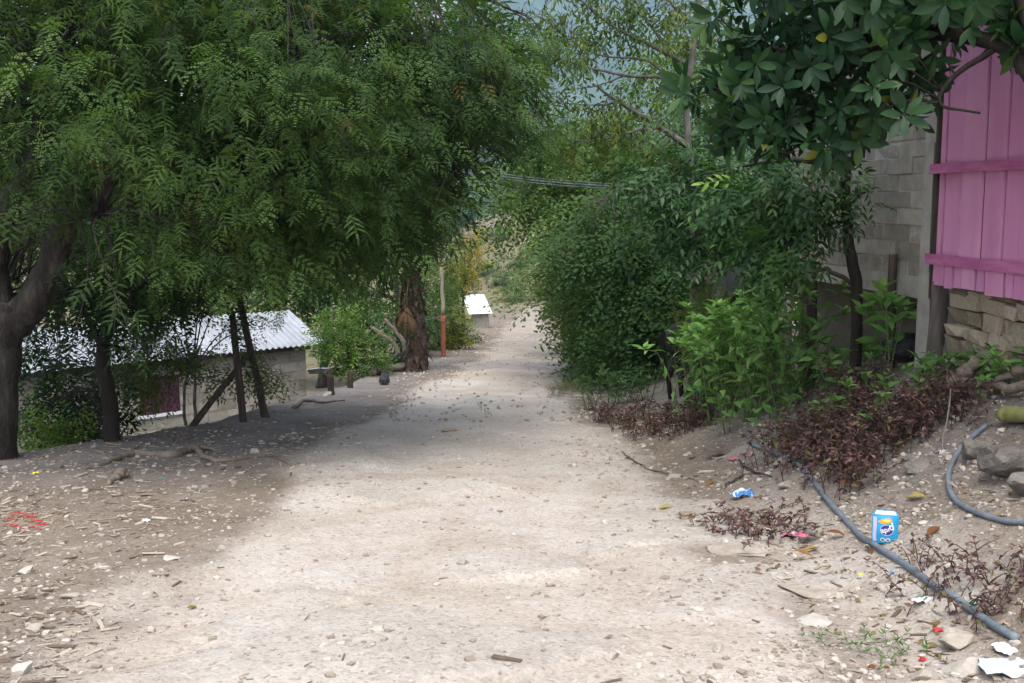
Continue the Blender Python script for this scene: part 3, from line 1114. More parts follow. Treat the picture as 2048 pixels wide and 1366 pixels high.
pa = at(487, 850, 13.0); pb = at(532, 840, 13.4); pc = at(374, 866, 12.6)
post_sq('timber_post', pa, at(464, 628, pa[1] - .02), .082, 'post', 'upright dark timber post on the bank edge, the shorter of the pair', 'post', 'timber posts on the left bank', 3)
post_sq('timber_post', pb, at(480, 600, pb[1] + .35), .088, 'post', 'tall leaning dark timber post nearest the road', 'post', 'timber posts on the left bank', 5)
post_sq('timber_brace', pc, at(500, 703, pb[1] + .12), .075, 'post', 'dark timber brace slanting up to the leaning post', 'post', 'timber posts on the left bank', 8)

# ================================================================== VEGETATION
def blob(px, py, Y, rx, ry, rd=None, w=1.0):
    """an ellipsoid of foliage given by its place in the photograph, its distance and its depth in metres"""
    c = at(px, py, Y)
    k = Y / FPX
    return (c, np.array([rx * k, rd if rd else min(rx, ry) * k, ry * k]), w)


def sample_blobs(blobs, n, shell=.45):
    wts = np.array([b[2] * (b[1][0] * b[1][1] * b[1][2]) ** (2 / 3) for b in blobs]); wts /= wts.sum()
    k = rng.choice(len(blobs), n, p=wts)
    d = rng.normal(size=(n, 3)); d /= np.linalg.norm(d, axis=1)[:, None]
    r = rng.random(n) ** shell
    r = np.minimum(r * (1 + rng.normal(0, .09, n)), 1.2)
    C = np.array([b[0] for b in blobs])[k]; S = np.array([b[1] for b in blobs])[k]
    return C + d * r[:, None] * S, d, k


def clump(P, scale, thr, seed):
    """holes and clumps: keep what lies in the denser parts"""
    q = fbm(P[:, 0] * scale + seed, P[:, 2] * scale + P[:, 1] * scale * .6, seed, 2)
    return q > thr


def project(P):
    X, Y, Z = P[:, 0], P[:, 1], P[:, 2] - CAMZ
    f = Y * cp - Z * sp; u = Y * sp + Z * cp
    return 1024 + FPX * X / f, 683 - FPX * u / f, f


def leaves_of(parent, T, Mx, protos, mat, nparts, part, mass, rnd=None, smooth=True, pmass=None):
    """the nparts that show largest become parts of their own (shared meshes), the rest one mass"""
    n = len(T)
    if rnd is None:
        # shoots of one branch share their tint
        q_ = fbm(T[:, 0] * 2.3 + n, T[:, 2] * 2.3 + T[:, 1] * 1.7, n % 97, 2)
        rnd = np.clip(.45 + .75 * q_ + rng.normal(0, .2, n), 0, .9)
        rnd = np.where(rng.random(n) < .012, .995, rnd)
    o0 = ORIG[parent.name]
    kind = np.arange(n) % len(protos)
    single = np.zeros(n, bool)
    if nparts:
        px, py, f = project(T)
        vis = (px > -30) & (px < 2080) & (py > -30) & (py < 1390) & (f > .3)
        order = np.argsort(np.where(vis, f, 1e9))[:nparts]
        single[order[vis[order]]] = True
        q = np.clip((rnd * 6).astype(int), 0, 5)
        cache = {}
        for i in np.nonzero(single)[0]:
            k = (kind[i], q[i])
            if k not in cache:
                V, F3, F4 = protos[k[0]]
                cache[k] = MB().add(V, F3, F4, (q[i] + .5) / 6).mesh(part, M[mat], smooth=smooth)
            o = bpy.data.objects.new(part, cache[k])
            COL.objects.link(o)
            o.parent = parent
            o.matrix_local = Matrix.Translation(T[i] - o0) @ Matrix(Mx[i].tolist()).to_4x4()
    mb = MB()
    for k in range(len(protos)):
        s_ = (kind == k) & ~single
        if s_.any(): mb.inst((pmass or protos)[k], Mx[s_], T[s_], rnd[s_])
    if mb.n:
        o = mb.obj(mass, M[mat], parent, smooth=smooth)
        o['kind'] = 'stuff'


def limb_parts(parent, limbs, bark, seed=1, k=8):
    """limbs: (name, points, r0, r1); returns sample points on all of them"""
    S = []
    for i, (nm, P, r0, r1) in enumerate(limbs):
        Q = wob(crv(P, 7), .035 * (r0 * 6 + .25), seed + i)
        t = np.linspace(0, 1, len(Q))
        rr = (r0 + (r1 - r0) * t ** .8) * (1 + .12 * vn(t * 9, t * 0 + i, seed + i))
        if nm == 'trunk': rr[0] *= 1.35; rr[1] *= 1.12
        MB().tube(Q, rr, k).obj(nm, M[bark], parent)
        S.append(Q)
    return np.concatenate(S)


def twigs(parent, S, T, bark, every=5, r=.007, name='twig', maxlen=2.2):
    mb = MB()
    for p in T[::every]:
        i = int(np.argmin(((S - p) ** 2).sum(1)))
        a = S[i]; L = np.linalg.norm(p - a)
        if L > maxlen:
            a = p + (a - p) / L * maxlen * .8; L = maxlen * .8
        m1 = a + (p - a) * .5 + np.array([0, 0, .12 * L]) + rng.normal(0, .06 * L, 3)
        mb.tube(crv([a, m1, p], 3), np.linspace(r, r * .4, 7) * (1 + .5 * L), 4)
    if mb.n:
        o = mb.obj(name, M[bark], parent)
        o['kind'] = 'stuff'


def tree(name, label, cat, base, limbs, blobs, n, protos, mat, bark, droop=.35, nparts=0, part='frond', shell=.45, jig=.8, group=None,
         clumps=None, every=6, tw=.007, seed=1, maxlen=2.2, k=8, scale=(.8, 1.15), up=.0, pmass=None, boughs=None):
    root = thing(name, label, cat, base, group)
    S = limb_parts(root, limbs, bark, seed, k)
    T, d, _ = sample_blobs(blobs, n, shell)
    if boughs:
        # shoots gathered on boughs: flat, drooping layers with gaps between them
        nb, br = boughs
        Cb, db, _ = sample_blobs(blobs, nb, shell)
        k_ = rng.integers(0, nb, n)
        off = rng.normal(0, br, (n, 3)) * np.array([1, 1, .30])
        off[:, 2] -= .35 * (off[:, 0] ** 2 + off[:, 1] ** 2) / br
        T = Cb[k_] + off
        d = db[k_] * .55 + off / br * .55
    if clumps:
        kp = clump(T, clumps[0], clumps[1], seed); T, d = T[kp], d[kp]
    hg = T[:, 2] - H(T[:, 0], T[:, 1], False)
    ok = hg > .04
    if name in ('acacia_tree', 'round_shrub', 'croton_shrub'):           # passing traffic keeps the lane clear
        ok &= ~((np.abs(T[:, 0] - road_c(T[:, 1])) < road_w(T[:, 1]) + .25) & (hg < 1.5))
    T, d = T[ok], d[ok]
    dirs = d * np.array([1, 1, .45]) + rng.normal(0, jig * .55, T.shape) + np.array([0, 0, up - droop])
    Mx = frames(dirs, rng.normal(0, .5, len(T))) * rng.uniform(*scale, len(T))[:, None, None]
    leaves_of(root, T, Mx, protos, mat, nparts, part, 'foliage', pmass=pmass)
    twigs(root, S, T, bark, every, tw, maxlen=maxlen)
    return root


# ---- leaf sprays
def feather_spray(seed, fine=True, stem=False):
    r = np.random.default_rng(seed)
    parts = []
    nl = 7
    for i in range(nl):
        t = (i + .5) * .036
        sd = 1 if i % 2 else -1
        pn = pinnate(r.uniform(.09, .13), (7 if stem else 4) if fine else 3, (.016 if stem else .021) if fine else .034, (.022 if stem else .036) if fine else .045, .35, stem)
        a = sd * R(58 + r.normal(0, 8)); el = R(r.normal(8, 10))
        Mx = rotz(a) @ np.array([[math.cos(el), 0, -math.sin(el)], [0, 1, 0], [math.sin(el), 0, math.cos(el)]])
        parts.append((pn, Mx, [t, 0, -.5 * t * t]))
    parts.append((pinnate(.11, (7 if stem else 4) if fine else 3, (.016 if stem else .021) if fine else .034, (.022 if stem else .036) if fine else .045, .5, stem), np.eye(3), [nl * .036, 0, -.035]))
    if stem:
        t = np.concatenate([[0], (np.arange(nl) + .5) * .036, [nl * .036]])
        z = -.5 * t * t; z[-1] = -.035
        parts.append((strip(np.stack([t, 0 * t, z], -1), .0016), np.eye(3), [0, 0, 0]))
    return combine(parts, stem)


FE = [feather_spray(k, True, True) for k in range(4)]
FEM = [feather_spray(k) for k in range(4)]
FEC = [spray(7, .036, diamond(.12, .042, .3), ang=58, seed=k + 9) for k in range(3)]

# ---- the great feathery tree on the left
Yt = 10.1
b0 = gp(-18, 915); b0[2] -= .15
P = lambda L: [at(*p) for p in L]
limbs = [
    ('trunk', [b0] + P([(-10, 780, 10.1), (8, 660, 10.1), (20, 600, 10.1)]), .235, .20),
    ('branch', P([(15, 650, 10.1), (70, 600, 10.05), (112, 500, 10.0), (150, 400, 9.9), (215, 260, 9.8), (330, 120, 9.6), (480, 20, 9.4), (640, -90, 9.2)]), .18, .06),
    ('branch', P([(2, 620, 10.1), (-12, 520, 10.0), (10, 430, 9.8), (62, 345, 9.5), (95, 200, 9.3), (150, 40, 9.2), (220, -180, 9.2)]), .15, .06),
    ('branch', P([(38, 412, 9.6), (90, 418, 9.3), (150, 428, 9.0), (195, 430, 8.8)]), .03, .012),
    ('branch', P([(215, 260, 9.8), (400, 230, 9.9), (600, 250, 10.0), (800, 300, 10.2), (900, 350, 10.3)]), .06, .014),
    ('branch', P([(330, 120, 9.6), (560, 90, 9.8), (760, 70, 10.2), (930, 110, 10.6), (1010, 150, 10.8)]), .07, .014),
    ('branch', P([(150, 400, 9.9), (300, 430, 10.3), (480, 440, 10.6), (700, 430, 10.8)]), .05, .012),
    ('branch', P([(480, 20, 9.4), (700, -40, 9.6), (900, -30, 10), (1020, 20, 10.5)]), .06, .012),
]
fb = [blob(130, 150, 8.9, 300, 260, 1.3), blob(430, 200, 9.3, 300, 290, 1.4), blob(700, 180, 9.7, 270, 270, 1.3), blob(900, 110, 10.4, 160, 190, 1.1),
      blob(380, 385, 9.6, 235, 120, 1.2, 1.1), blob(610, 390, 9.9, 280, 125, 1.2, 1.3), blob(800, 320, 10.4, 115, 120, 1.0), blob(960, 90, 10.9, 90, 80, .7, .7),
      blob(200, -150, 9.2, 400, 190, 1.6, .8), blob(650, -90, 9.4, 330, 110, 1.0, .6), blob(945, 200, 11, 65, 60, .5, .5), blob(700, 435, 10.3, 100, 50, .8, .8),
      blob(60, 450, 11.8, 200, 150, .8, .8), blob(250, 460, 12.2, 260, 100, .8, .8), blob(500, 440, 12.0, 260, 100, .8, .8), blob(1010, 110, 11.2, 70, 80, .5, .6), blob(1040, 230, 11.6, 50, 90, .5, .5)]
tree('feathery_tree', 'large feathery leaved tree whose dark canopy hangs over the left of the road', 'tree', b0, limbs, fb, 9200, FE, 'feather', 'bark',
     droop=.55, nparts=290, part='frond', shell=.42, every=11, tw=.006, seed=3, clumps=None, pmass=FEM, boughs=(450, .25), scale=(.52, .82))
FT = bpy.data.objects['feathery_tree']
# near sprays that hang in front, and coarser foliage at the back of the same crown
T, d, _ = sample_blobs([blob(130, 130, 7.6, 110, 80, .5), blob(130, 260, 7.2, 120, 50, .35, 1.3), blob(480, 110, 7.9, 110, 70, .4), blob(560, 170, 8.2, 120, 50, .4), blob(330, 340, 8.4, 160, 60, .4),
                        blob(560, 380, 8.6, 170, 40, .4), blob(660, 250, 8.7, 130, 80, .4)], 250, .6)
Mx = frames(d * [1, .6, .3] + rng.normal(0, .4, T.shape) + np.array([.35, -.3, -.45]), rng.normal(0, .4, len(T))) * rng.uniform(.55, .8, len(T))[:, None, None]
leaves_of(FT, T, Mx, FEM, 'feather', 0, 'frond', 'foliage', rng.uniform(.35, .97, len(T)))
T, d, _ = sample_blobs([(c + np.array([0, 1.0, 0]), r_, w) for c, r_, w in fb], 2400, .7)
Mx = frames(d + rng.normal(0, .5, T.shape) + np.array([0, 0, -.4])) * 1.4
T2, d2, _ = sample_blobs([blob(150, 60, 12.6, 420, 260, 1.0), blob(600, 60, 12.8, 400, 260, 1.0), blob(300, 300, 12.8, 380, 160, .9), blob(700, 330, 13.0, 260, 170, .9), blob(-50, 250, 12.4, 200, 260, .8), blob(430, -80, 12.4, 500, 120, 1.0)], 2800, .7)
Mx2 = frames(d2 + rng.normal(0, .5, T2.shape) + np.array([0, 0, -.4])) * 1.75
leaves_of(FT, T2, Mx2, FEC, 'feather', 0, 'frond', 'foliage')
kp = clump(T, .9, -.42, 3); leaves_of(FT, T[kp], Mx[kp], FEC, 'feather', 0, 'frond', 'foliage')

# ---- slim forked tree beside it, foliage low and dark
b1 = gp(225, 882); b1[2] -= .1
Yb = b1[1]
limbs = [('trunk', [b1] + P([(222, 820, Yb), (208, 740, Yb), (206, 690, Yb)]), .095, .075),
         ('branch', P([(206, 700, Yb), (178, 640, Yb), (140, 585, Yb + .1), (110, 520, Yb + .2)]), .045, .025),
         ('branch', P([(208, 695, Yb), (214, 620, Yb), (218, 540, Yb + .1), (225, 440, Yb + .2)]), .06, .035),
         ('branch', P([(210, 690, Yb), (240, 630, Yb), (275, 580, Yb + .1), (320, 530, Yb + .3)]), .04, .02)]
SL = [spray(9, .035, diamond(.085, .034, .2), seed=k) for k in range(3)]
tree('forked_tree', 'slim dark tree forking low in front of the zinc roof on the left', 'tree', b1, limbs,
     [blob(110, 720, 12.3, 95, 105, .6, 1.5), blob(120, 600, 11.6, 130, 60, .6), blob(260, 560, 11.5, 150, 55, .7), blob(330, 585, 11.8, 95, 35, .5, .6), blob(390, 550, 11.8, 110, 35, .6, .7),
      blob(130, 810, 12.4, 90, 40, .4, .9)],
     950, SL, 'slim', 'barkdark', droop=.3, every=6, tw=.005, seed=11, clumps=None, boughs=(46, .17))

# ---- sparse arching shrub in front of the block house
b2 = gp(384, 862)
b2 = at(384, 862, 13.9); b2[2] = gz(b2[0], b2[1])
limbs = [('trunk', P([(372, 862, b2[1]), (368, 810, b2[1]), (375, 750, b2[1] + .05), (400, 690, b2[1] + .1)]), .024, .014),
         ('trunk', P([(392, 862, b2[1]), (390, 800, b2[1]), (388, 740, b2[1]), (370, 680, b2[1])]), .028, .014)]
for k, (x, y) in enumerate([(250, 700), (270, 780), (300, 680), (520, 690), (560, 760), (480, 650), (330, 640), (440, 640), (240, 760), (545, 720), (430, 560)]):
    limbs.append(('branch', P([(384, 740, b2[1]), ((384 + x) / 2, min(y, 700) - 30, b2[1] + rng.normal(0, .3)), (x, y, b2[1] + rng.normal(0, .4))]), .012, .004))
SP = [spray(8, .04, diamond(.065, .026, .2), seed=k + 30) for k in range(3)]
tree('arching_shrub', 'sparse olive shrub with arching pale twigs in front of the block house wall', 'shrub', b2, limbs,
     [blob(300, 710, b2[1], 90, 75, .5), blob(450, 700, b2[1] + .2, 110, 75, .5), blob(380, 670, b2[1] + .1, 120, 50, .5), blob(260, 770, b2[1], 60, 50, .4, .6), blob(545, 740, b2[1], 45, 45, .3, .5)],
     1900, SP, 'sparse', 'barkpale', droop=.5, every=4, tw=.0035, seed=21, clumps=(2.2, -.12), maxlen=.7)

# ---- generic broad-leaved trees behind, each of its own
LV = [spray(7, .10, diamond(.20, .09, .25), seed=k + 50) for k in range(3)]
LVS = [spray(8, .05, diamond(.10, .045, .25), seed=k + 60) for k in range(3)]


def bgtree(name, label, px, Y, parts_, mat, n, protos=LV, bark='bark', cat='tree', r=.14, group=None, lean=0, clumps=(.7, -.3), seed=1, every=14, scale=(.8, 1.15), boughs=None):
    bl = [blob(x, y, Y + dy, rx, ry, rd) for (x, y, dy, rx, ry, rd) in parts_]
    c0 = bl[0][0]
    bx = at(px, 683, Y)[0]
    base = np.array([bx, Y, gz(bx, Y) - .1])
    top = c0 + np.array([0, 0, bl[0][1][2] * .5])
    limbs = [('trunk', [base, base + (top - base) * .4 + np.array([lean * .3, 0, 0]), base + (top - base) * .75 + np.array([lean * .2, 0, 0]), top], r, r * .3)]
    for b in bl[1:]:
        st = base + (top - base) * .5
        limbs.append(('branch', [st, (st + b[0]) / 2 + np.array([0, 0, .15]), b[0]], r * .5, r * .15))
    return tree(name, label, cat, base, limbs, bl, n, protos, mat, bark, droop=.25, every=every, tw=.006, seed=seed, clumps=clumps, group=group, k=7, scale=scale, boughs=boughs)


g_ = 'trees behind the block house'
bgtree('broadleaf_tree', 'big tree filling the far left behind the zinc roof', 60, 30, [(60, 470, 0, 200, 150, 2.5), (-120, 380, 0, 200, 200, 2.5), (200, 520, 0, 120, 90, 1.5)], 'bg1', 1000, group=g_, seed=31)
bgtree('broadleaf_tree', 'bright green tree standing behind the middle of the zinc roof', 420, 33, [(420, 500, 0, 170, 120, 2.2), (320, 560, 0, 120, 60, 1.6), (500, 580, -1, 120, 45, 1.4)], 'bg2', 1000, group=g_, seed=32)
bgtree('broadleaf_tree', 'tree with a crooked pale limb behind the right end of the zinc roof', 640, 29, [(640, 500, 0, 130, 110, 2), (720, 560, 0, 90, 55, 1.2), (580, 560, 0, 90, 55, 1.2)], 'bg1', 900, group=g_, seed=33, lean=.6)
bgtree('broadleaf_tree', 'loose green tree right behind the palm', 800, 27.5, [(790, 520, 0, 75, 75, 1.2), (740, 590, 0, 65, 40, .9), (850, 590, .5, 50, 70, .9), (860, 500, 1, 60, 70, 1)], 'bg2', 800, LVS, group=g_, seed=34, r=.1)
bgtree('broadleaf_tree', 'tall dark tree far back behind the feathery canopy', 560, 46, [(560, 350, 0, 220, 190, 4), (760, 400, 0, 150, 130, 3), (380, 330, 0, 200, 180, 4)], 'bg1', 1100, group=g_, seed=35, r=.25)
bgtree('broadleaf_tree', 'tall tree at the far left edge, mostly hidden by trunks', 120, 48, [(120, 330, 0, 220, 200, 4), (-60, 250, 0, 200, 200, 4), (250, 420, 0, 150, 120, 3)], 'bg1', 1000, group=g_, seed=36, r=.25)
bgtree('leafy_bush', 'lime green bush between the zinc roof and the palm', 700, 20.5, [(690, 660, 0, 55, 42, .5), (660, 690, 0, 45, 45, .45), (730, 705, 0, 50, 40, .5), (700, 730, 0, 60, 30, .45)], 'lime', 650, SL, 'barkdark', 'bush', r=.035, seed=37, clumps=(2, -.25))
bgtree('leafy_bush', 'dark bush in the shade behind the bare limbs and the palm', 765, 26.2, [(775, 655, 0, 80, 45, .8), (720, 625, .3, 70, 45, .8), (830, 640, .3, 50, 50, .7), (680, 660, .2, 50, 40, .7)], 'bg1', 800, LVS, 'barkdark', 'bush', r=.05, seed=58, clumps=None)
b_ = gp(95, 893)
bgtree('leafy_bush', 'light green bush below the bank edge at the foot of the feathery tree', 90, 11.4, [(70, 872, 0, 50, 30, .25), (120, 868, .1, 45, 28, .25), (185, 882, .2, 28, 14, .15)], 'lime', 330, SP, 'barkdark', 'bush', r=.02, seed=38, clumps=None)
bgtree('yellow_tree', 'small tree turning yellow beside the grassy slope', 925, 36, [(930, 520, 0, 30, 45, .7), (945, 490, 0, 18, 30, .5), (915, 555, 0, 35, 25, .6)], 'yellow', 420, LVS, seed=39, r=.07)
bgtree('croton_shrub', 'yellow green shrub behind the orange painted post', 893, 29.5, [(888, 640, 0, 38, 40, .7), (905, 675, 0, 32, 30, .6), (880, 690, 0, 35, 25, .6)], 'croton', 480, LVS, 'barkdark', 'shrub', r=.04, seed=40, clumps=None)
bgtree('round_shrub', 'dark green rounded shrub left of the small tin roof', 908, 33, [(908, 648, 0, 20, 26, .6), (893, 600, 0, 18, 30, .6), (925, 674, 0, 26, 12, .5), (890, 575, 1, 18, 26, .5)], 'bg1', 480, LVS, 'barkdark', 'shrub', r=.04, seed=41, clumps=None)

# ---- feathery roadside trees on the right of the road
AC = [spray(9, .065, pinnate(.15, 2, .06, .055, .4), seed=k + 70) for k in range(3)]
ag = 'acacias along the right of the road'


def acacia(label, px, Y, parts_, n, seed, r=.09, lean=.5, mat='acacia'):
    sk = min(1.0, 21 / Y)
    return bgtree('acacia_tree', label, px, Y, parts_, mat, int(n * .8), AC, 'barkdark', r=r, group=ag, lean=lean, seed=seed, clumps=None, every=7, scale=(.9 * sk, 1.4 * sk), boughs=(52, .38 * sk))


acacia('acacia with low branches sweeping down to the road edge', 1205, 19.5, [(1205, 600, 0, 85, 65, 1.2), (1180, 550, -.3, 75, 70, 1), (1150, 460, .3, 60, 60, .8), (1240, 640, .5, 90, 60, 1), (1150, 665, 0, 60, 50, .8), (1230, 520, .5, 110, 80, 1.2), (1260, 690, .3, 70, 40, .7)], 1700, 42)
acacia('acacia in front of the grassy slope', 1155, 27, [(1152, 540, 0, 62, 90, 1.5), (1155, 440, 0, 64, 75, 1.5), (1152, 630, 0, 36, 45, .9), (1160, 668, 0, 30, 26, .9), (1170, 470, 1, 90, 80, 1.5)], 1400, 43)
acacia('farthest acacia at the head of the road', 1125, 38, [(1116, 500, 0, 36, 85, 2), (1116, 590, 0, 32, 45, 1.5), (1100, 425, 1, 38, 40, 1.6), (1118, 630, 0, 24, 25, 1.2)], 750, 44)
acacia('acacia standing behind the dark horse', 1350, 17, [(1330, 540, 0, 110, 80, 1.2), (1290, 450, 0, 130, 75, 1.2), (1370, 620, 1.5, 110, 50, .8), (1240, 420, .5, 90, 60, 1), (1280, 660, 1.2, 90, 40, .7)], 1400, 45, mat='bg1')
acacia('acacia crown leaning in over the cables', 1195, 31, [(1060, 260, 0, 90, 80, 1.6), (1020, 200, 0, 70, 60, 1.4), (1130, 280, 0, 110, 70, 1.6), (1090, 350, 0, 90, 60, 1.5), (1200, 330, 0, 100, 80, 1.5)], 1300, 46, r=.10)
bgtree('broadleaf_tree', 'dark broad leaved tree behind the grey branched tree', 1450, 19, [(1420, 330, 0, 150, 130, 1.6), (1540, 260, 0, 170, 150, 1.6), (1330, 370, 0, 120, 60, 1.2), (1500, 470, 1.5, 170, 90, 1.2), (1450, 130, 0, 140, 110, 1.4), (1280, 300, 0, 100, 90, 1.2), (1400, 520, 1, 140, 70, 1.2)], 'bg1', 2600, LVS, seed=47, r=.13, clumps=None, boughs=(150, .4), group='trees right of the road')

bgtree('broadleaf_tree', 'olive green tree filling the gap behind the long grey limbs', 1230, 22, [(1180, 330, 0, 130, 110, 1.4), (1110, 290, 0, 85, 50, 1.2), (1300, 260, 0, 100, 80, 1.3), (1085, 380, 0, 70, 60, 1), (1340, 120, .3, 70, 90, 1)], 'bg2', 2000, LVS, seed=57, r=.11, clumps=None, boughs=(110, .4), group='trees right of the road', scale=(1.0, 1.6))
ug = 'dark bushes under the trees on the right'
bgtree('understory_bush', 'dark bush in the shade behind the pale jug', 1440, 16.0, [(1430, 570, 0, 80, 60, .7), (1400, 640, -.5, 70, 50, .6), (1480, 520, .3, 80, 60, .7)], 'bg1', 700, LVS, 'barkdark', 'bush', r=.04, seed=48, clumps=None, group=ug)
bgtree('understory_bush', 'dark bush in the shade left of the foundation beam', 1530, 14.8, [(1530, 560, 0, 70, 65, .6), (1500, 620, -.3, 60, 45, .5), (1550, 500, .3, 80, 50, .6)], 'bg1', 650, LVS, 'barkdark', 'bush', r=.04, seed=49, clumps=None, group=ug)
bgtree('understory_bush', 'dark bush low in the shade behind the grey green shrub', 1255, 16.6, [(1250, 690, 0, 80, 40, .6), (1290, 640, .3, 70, 60, .6)], 'bg1', 520, LVS, 'barkdark', 'bush', r=.04, seed=50, clumps=None, group=ug)

# ---- tree with long grey limbs and drooping leaves
Yg = 13.6
bx = at(1392, 700, Yg); bx[2] = gz(bx[0], Yg) - .1
limbs = [('trunk', [bx] + P([(1390, 560, Yg), (1388, 420, Yg), (1378, 300, Yg), (1372, 200, Yg), (1385, 110, Yg), (1400, -40, Yg)]), .06, .035),
         ('branch', P([(1375, 292, Yg), (1310, 248, Yg), (1240, 205, Yg - .1), (1185, 168, Yg - .2)]), .045, .012),
         ('branch', P([(1318, 255, Yg), (1270, 262, Yg - .2), (1220, 275, Yg - .3), (1150, 288, Yg - .4)]), .02, .007),
         ('branch', P([(1372, 215, Yg), (1340, 160, Yg), (1250, 150, Yg - .2), (1180, 135, Yg - .3), (1120, 118, Yg - .3)]), .032, .008),
         ('branch', P([(1340, 160, Yg), (1290, 120, Yg), (1200, 110, Yg), (1130, 75, Yg)]), .02, .006),
         ('branch', P([(1380, 130, Yg), (1300, 90, Yg), (1230, 55, Yg), (1160, 0, Yg), (1120, -40, Yg)]), .03, .008),
         ('branch', P([(1340, 108, Yg), (1300, 50, Yg), (1262, -10, Yg), (1230, -60, Yg)]), .02, .007),
         ('branch', P([(1392, 60, Yg), (1345, 10, Yg), (1310, -60, Yg)]), .02, .008),
         ('branch', P([(1250, 150, Yg - .2), (1200, 170, Yg - .2), (1140, 180, Yg - .3)]), .012, .005),
         ('branch', P([(1240, 205, Yg), (1180, 210, Yg - .2), (1110, 205, Yg - .3)]), .012, .005)]
BR = [spray(8, .045, diamond(.10, .032, .35), lift=-25, seed=k + 80) for k in range(3)]
tree('grey_limbed_tree', 'tree with long bare grey limbs and thin yellowish drooping leaves over the road', 'tree', bx, limbs,
     [blob(1110, 110, Yg - .3, 75, 55, .6), blob(1190, 60, Yg, 110, 50, .6), blob(1290, 30, Yg, 110, 50, .7), blob(1150, 250, Yg - .3, 80, 50, .5), blob(1220, 250, Yg - .2, 90, 60, .6), blob(1290, 180, Yg, 80, 40, .5, .6),
      blob(1330, 340, Yg, 100, 55, .6), blob(1100, 30, Yg - .3, 70, 40, .5, .6), blob(1250, -60, Yg, 180, 60, .8), blob(1400, 60, Yg + .3, 80, 80, .6)],
     600, BR, 'branchy', 'barkgrey', droop=.75, every=1, tw=.005, seed=51, clumps=(1.3, -.2), maxlen=.8)

# ---- small glossy-leaved tree by the block wall; the dark slim stem
Ys = 8.95
b3 = at(1716, 640, Ys); b3[2] = gz(b3[0], b3[1]) - .05
limbs = [('trunk', [b3] + P([(1712, 585, Ys), (1700, 490, Ys), (1692, 410, Ys), (1690, 330, Ys)]), .055, .04),
         ('branch', P([(1692, 410, Ys), (1640, 400, Ys), (1560, 410, Ys + .2), (1470, 430, Ys + .4)]), .022, .008),
         ('branch', P([(1695, 440, Ys), (1650, 450, Ys), (1600, 470, Ys), (1540, 490, Ys + .2)]), .018, .006),
         ('branch', P([(1690, 340, Ys), (1600, 320, Ys + .2), (1500, 330, Ys + .5), (1400, 350, Ys + .8)]), .03, .008),
         ('branch', P([(1692, 420, Ys), (1720, 390, Ys - .1), (1755, 375, Ys - .2)]), .012, .005)]
SM = [spray(9, .035, blade(.085, .032, [.1, .95, .8, .05], .35), lift=-10, seed=k + 90, stem=True) for k in range(4)]
tree('glossy_tree', 'small glossy leaved tree with lime new shoots and a thin stem by the block wall', 'tree', b3, limbs,
     [blob(1535, 410, Ys + .3, 105, 75, .5),  blob(1595, 345, Ys + .1, 60, 45, .4), blob(1550, 500, Ys, 65, 40, .35), blob(1722, 395, Ys - .2, 22, 25, .12, .35),
      blob(1600, 450, Ys - .1, 30, 40, .3, .4)],
     420, SM, 'smallleaf', 'barkdark', droop=.35, nparts=170, part='leaf_sprig', every=5, tw=.0045, seed=61, clumps=(1.6, -.25), maxlen=.6)
Yq = 12.6
b3 = at(1470, 660, Yq); b3[2] = gz(b3[0], b3[1]) - .05
limbs = [('trunk', [b3] + P([(1468, 560, Yq), (1462, 480, Yq), (1450, 400, Yq)]), .05, .03),
         ('branch', P([(1462, 480, Yq), (1420, 430, Yq), (1370, 400, Yq)]), .025, .008), ('branch', P([(1460, 460, Yq), (1500, 420, Yq), (1540, 390, Yq)]), .025, .008)]
tree('glossy_tree', 'glossy leaved tree behind the big green shrub, left of the block wall', 'tree', b3, limbs,
     [blob(1420, 400, Yq, 95, 80, .6), blob(1465, 490, Yq - .2, 105, 45, .5), blob(1350, 350, Yq, 80, 60, .6), blob(1540, 440, Yq, 70, 70, .6), blob(1500, 350, Yq + .2, 90, 50, .5)],
     640, SM, 'smallleaf', 'barkdark', droop=.35, nparts=120, part='leaf_sprig', every=5, tw=.005, seed=62, clumps=(1.4, -.25), maxlen=.7, scale=(1.0, 1.45))

# ---- big leathery-leaved tree at the top right
b4 = np.array([3.12, 5.75, 0]); b4[2] = gz(3.12, 5.75) - .1
limbs = [('trunk', [b4, b4 + np.array([.0, .05, 1.0])] + P([(2130, 330, 5.9), (2090, 130, 6.1)]), .11, .08),
         ('branch', P([(2100, 200, 6.1), (2000, 90, 6.5), (1850, 70, 6.9), (1700, 130, 7.1), (1600, 180, 7.2), (1480, 200, 7.3)]), .06, .014),
         ('branch', P([(1850, 70, 6.9), (1790, 160, 6.9), (1730, 230, 7.0), (1640, 260, 7.0)]), .03, .01),
         ('branch', P([(2000, 90, 6.5), (1900, 160, 6.6), (1880, 210, 6.6), (1960, 225, 6.5)]), .022, .007),
         ('branch', P([(2090, 130, 6.1), (2030, -20, 6.4), (1900, -80, 6.8), (1700, -60, 7.1), (1500, -20, 7.4)]), .06, .015),
         ('branch', P([(1700, 130, 7.1), (1560, 100, 7.2), (1460, 60, 7.4)]), .03, .01)]
BL = blade(.165, .060, [.08, .52, .88, 1.0, .75, .12], .22, .22)
root = thing('leathery_tree', 'tree of big dark leathery leaves hanging over the corner of the pink house', 'tree', b4)
S = limb_parts(root, limbs, 'barkdark', 71)
